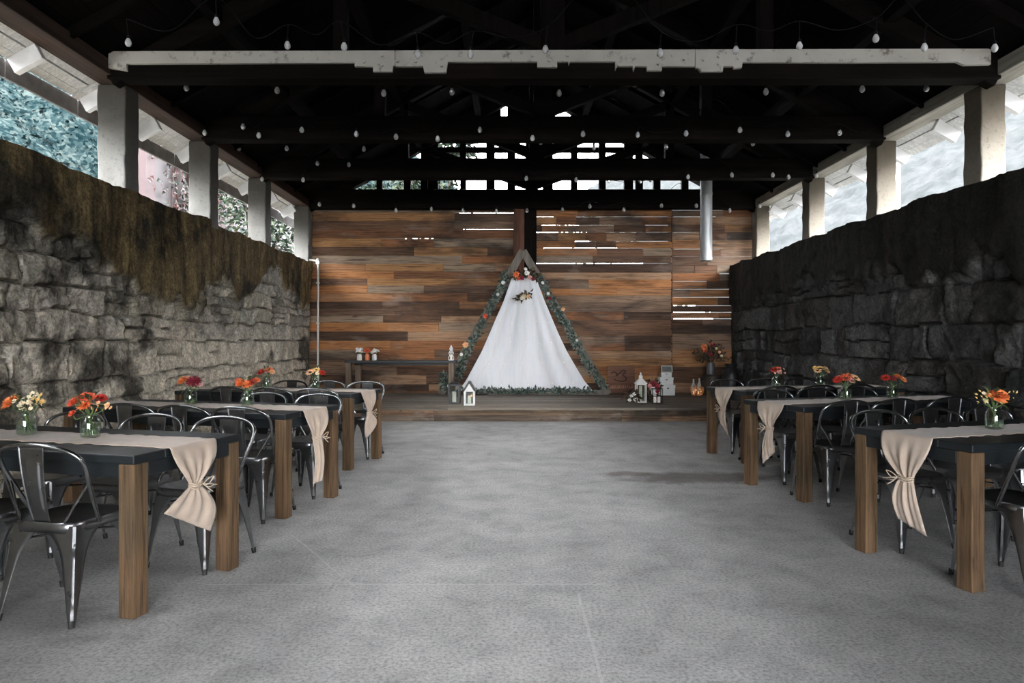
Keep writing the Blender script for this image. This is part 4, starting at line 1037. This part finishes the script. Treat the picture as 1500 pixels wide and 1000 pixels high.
# brown sign leaning on the plank wall
sx0, sx1 = PX(890, 13.6), PX(930, 13.6); zt = PZ(536, 13.6)
sg = thing('wooden_sign', 'brown wooden sign with cursive lettering leaning on the plank wall', 'sign', ((sx0+sx1)/2, 13.55, SZ+.002), 0)
w = (sx1-sx0)/2; h = zt-SZ
mb = MB(); rot = Matrix.Rotation(-.12, 3, 'X'); mb.box((0, .07, h/2), (w*2, .03, h), rot); mb.build('board', M['signwood'], sg, bevel=.004)
def onb(x, z, d=.006): 
    p = rot @ Vector((x, -.015-d, z-h/2)); return p + Vector((0,.07,h/2))
sw = [(-.20,.40),(-.14,.43),(-.08,.39),(-.10,.35),(-.03,.40),(.05,.46),(.09,.42),(.03,.37),(.08,.33),(.10,.27),(.02,.24),(-.10,.26),(-.14,.29)]
mb = MB(); mb.tube(spline([onb(a_, b_) for a_, b_ in sw], 6), .012, 6); mb.build('lettering', M['signdark'], sg, True)
mb = MB(); xx = -w+.05
while xx < w-.04:
    z0 = .08; mb.tube(spline([onb(xx, z0), onb(xx+.012, z0+U(.05,.085)), onb(xx+.02, z0+U(.01,.03)), onb(xx+.034, z0+U(.03,.06))], 3), .0045, 5); xx += .042
mb.build('lettering', M['signlight'], sg)
# wire bowl with amber lights and two bottles
WY = 13.0; wx = PX(1021, WY)
wb = thing('wire_bowl', 'copper wire bowl glowing amber on the stage, right of white boxes', 'bowl', (wx, WY, SZ+.003))
mb = MB()
for i in range(14):
    q = 2*math.pi*i/14; mb.tube(spline([(math.cos(q)*r_, math.sin(q)*r_, z_) for r_, z_ in ((.05,.005),(.10,.04),(.125,.11),(.115,.17))], 4), .004, 5)
for r_, z_ in ((.10,.04),(.125,.11),(.115,.17)): mb.tube([(r_*math.cos(2*math.pi*i/20), r_*math.sin(2*math.pi*i/20), z_) for i in range(21)], .004, 5)
mb.build('wire', M['copper'], wb, True)
for i in range(9):
    mb = MB(); q = i*2.4; blob(mb, (math.cos(q)*.07, math.sin(q)*.07, .03+.012*i), .014, 8); mb.build('led', M['flame'], wb)
for px, h_, lb in ((1016, .31, 'left shorter clear bottle standing behind the amber wire bowl'), (1024.5, .33, 'right taller clear bottle standing behind the amber wire bowl')):
    b = thing('glass_bottle', lb, 'bottle', (PX(px, WY+.2), WY+.2, SZ+.003), 0, 'clear bottles behind the wire bowl')
    mb = MB(); mb.lathe([(.001,0),(.04,0),(.042,.01),(.042,h_*.6),(.02,h_*.75),(.016,h_*.93),(.018,h_),(.013,h_),(.013,h_*.76),(.037,h_*.6),(.037,.014),(.001,.012)], (0,0,0), 18); mb.build('bottle_glass', M['bulbglass'], b, True)
    mb = MB(); mb.lathe([(.043,h_*.18),(.0435,h_*.20),(.0435,h_*.48),(.043,h_*.5)], (0,0,0), 18); mb.build('paper_label', M['card'], b, True)
# barrel with a dark vase of dried flowers, and a dark urn
KY = 13.15; kx = PX(1043, KY)
bz = PZ(549, KY)
br_ = thing('barrel', 'dark wooden barrel in the right back corner of the stage', 'barrel', (kx, KY, SZ+.002)); hb = bz-SZ-.002
mb = MB(); mb.lathe([(.001,0)]+[(.165+.03*math.sin(math.pi*i/8), hb*i/8) for i in range(9)]+[(.001, hb)], (0,0,0), 24); mb.build('staves', M['barrel'], br_, True)
for f in (.12, .32, .68, .88):
    mb = MB(); r_ = .168+.03*math.sin(math.pi*f); mb.lathe([(r_, hb*f-.015),(r_+.004, hb*f-.015),(r_+.004, hb*f+.015),(r_, hb*f+.015)], (0,0,0), 24); mb.build('hoop', M['blackmetal'], br_, True)
vs_ = thing('vase', 'dark grey vase on the barrel holding dried autumn foliage', 'vase', (PX(1041, KY), KY, bz+.002))
hv = PZ(531, KY)-bz
mb = MB(); mb.lathe([(.001,0),(.06,0),(.078,.02),(.08,hv*.6),(.07,hv*.9),(.074,hv),(.066,hv),(.062,hv*.85),(.06,.03),(.001,.02)], (0,0,0), 22); mb.build('vase_body', M['vasegrey'], vs_, True)
dr_ = thing('dried_arrangement', 'large loose autumn foliage arrangement with orange flower in the dark vase', 'flower arrangement', (PX(1041, KY), KY, bz+hv+.004))
mb = MB(); br2 = MB()
for _ in range(44):
    d = Vector((random.gauss(0,.75), random.gauss(0,.4)-.1, abs(random.gauss(.55,.35))+.08)); d *= U(.20,.40)/max(.4, d.length)
    br2.tube(spline([(0,0,-.10), d*.35+Vector((0,0,.04)), d], 4), .003, 4)
    for q in range(9):
        f = U(.4,1.05); p = d*f; mb.leaf(p, d + Vector((U(-.3,.3), U(-.3,.3), U(-.2,.3))), (U(-1,1), -1, U(-1,1)), U(.05,.09), U(.02,.035))
br2.build('twigs', M['darkleaf'], dr_); mb.build('foliage', M['darkleaf'], dr_)
for dx, dz, m, r in ((-.175,.30,'orange',.06),(-.16,.24,'coral',.05),(.02,.34,'burgundy',.035),(.12,.20,'peach',.03),(-.05,.16,'burgundy',.045),(.06,.27,'cream',.028),(.16,.13,'cream',.03),(-.04,.36,'coral',.03)):
    mb = MB(); bloom(mb, (dx,-.16,dz), (0,-1,.3), r, 4, 9, .3, .6); mb.build('flower_head', M[m], dr_)
ur = thing('urn', 'tall dark urn standing in the right back corner beside the barrel', 'urn', (4.13, 12.75, SZ+.002))
mb = MB(); mb.lathe([(.001,0),(.10,0),(.12,.03),(.15,.25),(.15,.40),(.11,.50),(.085,.54),(.12,.62),(.11,.62),(.075,.54),(.001,.50)], (0,0,0), 22); mb.build('urn_body', M['blackmetal'], ur, True)
for s in (-1, 1): mb = MB(); mb.tube(spline([(s*.14,0,.42),(s*.20,0,.44),(s*.19,0,.52),(s*.095,0,.54)], 5), .010, 6); mb.build('handle', M['blackmetal'], ur, True)

# ------------------------------------------------------------------ duct and conduit
DYc = 12.75
dc = thing('metal_duct', 'grey galvanised pipe hanging down in front of the plank wall', 'pipe', (PX(1034.5, DYc), DYc, PZ(382, DYc)))
zz = roof_z(PX(1034.5, DYc))-PZ(382, DYc)+.11
mb = MB(); mb.lathe([(.104,0),(.108,.0),(.108,zz),(.104,zz),(.104,0)], (0,0,0), 28); mb.build('pipe_body', M['galv'], dc, True)
for z_ in (.04, 1.25): mb = MB(); mb.lathe([(.108,z_-.03),(.113,z_-.025),(.113,z_+.025),(.108,z_+.03)], (0,0,0), 28); mb.build('seam_band', M['galv'], dc, True)
cq = 12.95; x0 = XL + .16
cn = thing('conduit', 'thin cream conduit running down the left stone wall near the plank wall', 'conduit', (x0, 13.55, .215))
mb = MB(); mb.tube(spline([(0,0,.02),(0,0,1.2),(0,0,2.56),(-.03,-.02,2.63),(-.15,-.03,2.655),(-.28,-.03,2.66)], 6), .019, 10); mb.build('tube', M['conduit'], cn, True)
mb = MB(); mb.box((-.0,-.0,2.60), (.07,.07,.07)); mb.build('junction_box', M['conduit'], cn, bevel=.01)
for z_ in (.5, 1.4, 2.2): mb = MB(); mb.box((0,-.0,z_), (.06,.05,.02)); mb.build('clip', M['conduit'], cn)

# ------------------------------------------------------------------ string lights
def string(label, Y, pts, r=.032, seed=0, drop=.10):
    rng = random.Random(seed)
    pts = sorted(pts); W_ = [P(a, b, Y) for a, b in pts]
    o = W_[0].copy(); t = thing('string_lights', label, 'string lights', o, 0, 'strings of clear bulbs under the roof')
    kn = [p + Vector((rng.uniform(-.03,.03), 0, drop+rng.uniform(0,.05))) for p in W_]
    path = []
    for i, p in enumerate(kn):
        path.append(p)
        if i+1 < len(kn):
            q = kn[i+1]; m = (p+q)/2; span = (q-p).length
            if rng.random() < .36: m.z = max(p.z, q.z) + min(.45, span*.42)
            else: m.z = min(p.z, q.z) - min(.16, span*.13)
            m.y += rng.uniform(-.08,.08); path.append(m)
    mb = MB(); mb.tube(spline([p-o for p in path], 6), .0042, 5); mb.build('cable', M['cord'], t, True)
    for p, kq in zip(W_, kn):
        b = p-o; mb = MB()
        mb.lathe([(.001,-r*1.35),(r*.45,-r*1.28),(r*.85,-r*.85),(r,-r*.3),(r*.92,r*.2),(r*.66,r*.8),(r*.45,r*1.15)], b, 14)
        bb = mb.build('bulb', M['bulbglass'], t, True)
        s = MB(); s.lathe([(r*.45,r*1.1),(r*.52,r*1.15),(r*.52,r*2.0),(r*.3,r*2.2),(.001,r*2.2)], b, 10); s.tube([b+Vector((0,0,r*2.1)), kq-o], .005, 5); s.build('socket', M['cord'], bb, True)
string('string of clear bulbs nearest the camera, in front of the white painted beam', 5.75, [(188,62),(317,31),(421,66),(504,68),(612,79),(689,79),(799,72),(967,77),(1078,73),(1171,67),(1283,56),(1354,69),(1457,70)], .027, 3, .17)
string('string of clear bulbs hanging just below the white painted beam', 7.5, [(273,128),(406,132),(519,113),(562,136),(662,134),(819,136),(970,136),(1122,134),(1263,130),(1357,129)], .030, 4)
string('string of clear bulbs across the second roof truss', 8.75, [(300,194),(356,185),(379,198),(442,190),(522,196),(580,200),(641,203),(703,190),(780,202),(854,196),(934,197),(1005,195),(1084,190),(1154,196),(1230,194),(1308,181)], .030, 5)
string('string of clear bulbs between the second and third trusses', 9.9, [(350,217),(420,217),(533,218),(792,208),(870,216),(976,215),(1103,210),(1230,212)], .030, 6)
string('string of clear bulbs hung along the third roof truss', 10.8, [(384,262),(444,263),(465,239),(511,241),(771,261),(844,263),(1008,259),(1072,256),(1132,256),(1155,259),(1196,257)], .030, 7)
string('string of clear bulbs hung before the open gable', 12.6, [(892,264),(938,265),(953,263)], .034, 8)
string('string of clear bulbs along the top of the plank wall', 13.3, [(468,299),(518,301),(580,308),(632,306),(678,308),(727,309),(772,308),(824,307),(864,302),(914,307),(969,301),(1020,301),(1069,308),(1113,301)], .034, 9)

# ------------------------------------------------------------------ outside
mb = MB(); mb.span(-90, 90, -40, 150, -.25, -.16); struct(mb.build('ground', M['ground']))
def hill(name, label, sg, mat, x0, slope, bumps, h0, ylo, yhi, seed):
    n = 210; xs = np.linspace(x0, 75, n); ys = np.linspace(ylo, yhi, n); Xg, Yg = np.meshgrid(xs, ys, indexing='ij')
    Z = h0 + (Xg-x0)*slope + .24*np.maximum(0, Yg-16) + 4*(fbm(Xg*.06, Yg*.06, seed)-.47) - 3*np.clip(1-(Xg-x0)/3, 0, 1)
    if bumps:
        rng = np.random.default_rng(seed); F = np.full(Xg.shape, 99.); ht = np.zeros(Xg.shape)
        for _ in range(2400):
            cx, cy = rng.uniform(x0, 75), rng.uniform(ylo, yhi); rr = rng.uniform(1.2, 3.0); hh = rng.uniform(1.6, 4.0)
            d = ((Xg-cx)**2+(Yg-cy)**2)/rr**2; ht = np.maximum(ht, hh*np.sqrt(np.clip(1-d, 0, 1)))
        Z = Z + ht*bumps + 1.3*(fbm(Xg*1.1, Yg*1.1, seed+3)-.47)
    V = np.stack([sg*Xg, Yg, Z], -1).reshape(-1, 3); mb = MB()
    I = np.arange(n*n).reshape(n, n); q = np.stack([I[:-1,:-1], I[1:,:-1], I[1:,1:], I[:-1,1:]], -1).reshape(-1, 4)
    if sg < 0: q = q[:, ::-1]
    mb.v = [tuple(p) for p in V.tolist()]; mb.f = [tuple(p) for p in q.tolist()]
    if bumps == 1.0:
        rng = np.random.default_rng(4); m = 90000
        gi = rng.uniform(0, n*.55, m); gj = rng.uniform(n*.12, n*.62, m); i0 = gi.astype(int); j0 = gj.astype(int); fi = gi-i0; fj = gj-j0
        G = np.stack([sg*Xg, Yg, Z], -1)
        C = (G[i0,j0]*((1-fi)*(1-fj))[:,None] + G[i0+1,j0]*(fi*(1-fj))[:,None] + G[i0,j0+1]*((1-fi)*fj)[:,None] + G[i0+1,j0+1]*(fi*fj)[:,None])
        C[:,2] += rng.uniform(-.1,.45,m)
        A = rng.normal(size=(m,3)); A /= np.linalg.norm(A,axis=1)[:,None]; B = np.cross(A, rng.normal(size=(m,3))); B /= np.linalg.norm(B,axis=1)[:,None]
        L_ = rng.uniform(.07,.15,m)[:,None]
        Q = np.stack([C-A*L_, C+B*L_*.55, C+A*L_, C-B*L_*.55], 1).reshape(-1,3)
        b0 = len(mb.v); mb.v += [tuple(p) for p in Q.tolist()]; mb.f += [(b0+4*k_, b0+4*k_+1, b0+4*k_+2, b0+4*k_+3) for k_ in range(m)]
    o = mb.build(name, mat, None, True, ang=180); stuff(o, label, 'hillside'); return o
hill('forest_hillside', 'steep hillside covered in bluish-green forest beyond the left openings', -1, M['forest'], 10, .62, 1.0, 0.0, -14, 150, 5)
hill('hillside', 'pale misty hillside beyond the right openings', 1, M['pasture'], 12, .52, .12, -.5, -14, 150, 8)
# neighbouring house left, with ivy
hs = thing('garden_wall', 'tall pale pinkish rendered wall outside, seen between the left pillars', 'wall', (-9.2, 21.5, -.16))
mb = MB(); mb.span(-.30, 0, -4.3, 8, 0, 7.6); mb.build('wall_face', M['render'], hs)
mb = MB(); mb.span(-.31, .06, -4.36, -3.9, 0, 7.6); mb.build('corner_board', M['redpaint'], hs)
mb = MB(); mb.span(-.36, .08, -4.4, 8.05, 7.6, 7.7); mb.build('coping', M['roofgrey'], hs)
iv = MB()
for _ in range(1500):
    y = random.gauss(20.2, 1.2); z = U(3.6, 8.0); iv.leaf((-9.13+U(0,.12), y, z), (U(-.1,.3), U(-1,1), U(-1,.4)), (1, U(-.3,.3), U(-.2,.4)), U(.14,.26), U(.10,.18))
for i in range(14):
    y = random.gauss(20.2, 1.0); iv.tube(spline([(-9.12, y, 0), (-9.12, y+U(-.5,.5), 3), (-9.12, y+U(-.8,.8), 6), (-9.12, y+U(-1,1), 8)], 4), .02, 5)
stuff(iv.build('ivy', M['ivy']), 'reddish ivy climbing the pale house wall, between the left pillars', 'ivy')
def tree(name, label, base, h, blobs, n, mat, L=.16):
    t = thing(name, label, 'tree', base)
    mb = MB(); mb.tube(spline([(0,0,0), (.08,.05,h*.4), (-.05,.1,h*.8)], 5), [.12*(1-.6*i/10) for i in range(11)], 8); 
    for b in blobs: mb.tube(spline([(0,.02,h*.4), (Vector(b[:3])*.5)+Vector((0,0,h*.25)), b[:3]], 4), .03, 5)
    mb.build('trunk', M['barrel'], t, True)
    mb = MB()
    for b in blobs: leafball(mb, b[:3], b[3], n, L, L*.55)
    mb.build('foliage', mat, t)
tree('tree', 'green leafy branches seen behind the farthest left pillar', (-5.9, 15.9, -.16), 4.4, [(0,0,4.3,.75),(.35,.4,3.7,.6),(-.4,.3,4.9,.7)], 420, M['treeleaf'])
tree('tree', 'dark leafy branches behind the left half of the open gable', (-2.6, 16.6, -.16), 4.6, [(-1.3,0,4.6,.62),(-.5,.1,4.75,.6),(.3,0,4.7,.6),(1.1,.1,4.6,.55),(-2.0,.2,4.4,.5),(.9,.2,5.3,.5),(.2,.1,5.35,.45),(1.0,.1,6.0,.5),(1.5,.0,6.15,.3)], 260, M['treeleaf'], .18)
tree('tree', 'low leafy tops behind the right half of the open gable', (1.9, 16.8, -.16), 4.2, [(-.5,0,4.35,.45),(.3,0,4.2,.4),(1.0,0,4.15,.35)], 170, M['treeleaf'], .16)
pl = MB(); pl.tube([(0,0,0),(0,0,5.5)], .075, 12); o = pl.build('post', M['galv'], None, True); o.location = (8.1, 14.3, -.16); tag(o, 'grey metal pole outside, seen between the right pillars', 'pole')

# ------------------------------------------------------------------ world, light, camera
w = bpy.data.worlds.new('World'); S.world = w; w.use_nodes = True; nt = w.node_tree; nt.nodes.clear()
bg = nt.nodes.new('ShaderNodeBackground'); ow = nt.nodes.new('ShaderNodeOutputWorld'); tc = nt.nodes.new('ShaderNodeTexCoord')
nz = nt.nodes.new('ShaderNodeTexNoise'); nz.inputs['Scale'].default_value = 2.2; nz.inputs['Detail'].default_value = 4
rp = nt.nodes.new('ShaderNodeValToRGB'); rp.color_ramp.elements[0].color = (.86,.91,1,1); rp.color_ramp.elements[0].position = .3; rp.color_ramp.elements[1].color = (1,1,1,1); rp.color_ramp.elements[1].position = .7
nt.links.new(tc.outputs['Generated'], nz.inputs['Vector']); nt.links.new(nz.outputs[0], rp.inputs[0]); nt.links.new(rp.outputs[0], bg.inputs[0]); nt.links.new(bg.outputs[0], ow.inputs[0])
bg.inputs[1].default_value = 12.0
cam = bpy.data.cameras.new('camera'); co = bpy.data.objects.new('camera', cam); COL.objects.link(co)
co.location = (0, 0, CAMZ); co.rotation_euler = (math.pi/2, 0, 0); cam.sensor_width = 36; cam.lens = 24; cam.shift_x = .002; cam.shift_y = -.00133; cam.clip_start = .05; cam.clip_end = 400
S.camera = co
vs = S.view_settings; S.display_settings.display_device = 'sRGB'; vs.view_transform = 'Standard'; vs.look = 'None'; vs.gamma = 1; vs.exposure = 1.5; vs.use_curve_mapping = False
S.cycles.max_bounces = 8; S.cycles.diffuse_bounces = 5; S.cycles.glossy_bounces = 4; S.cycles.transmission_bounces = 8; S.cycles.transparent_max_bounces = 16
S.cycles.use_denoising = True; S.cycles.caustics_reflective = False; S.cycles.caustics_refractive = False; S.cycles.sample_clamp_indirect = 8
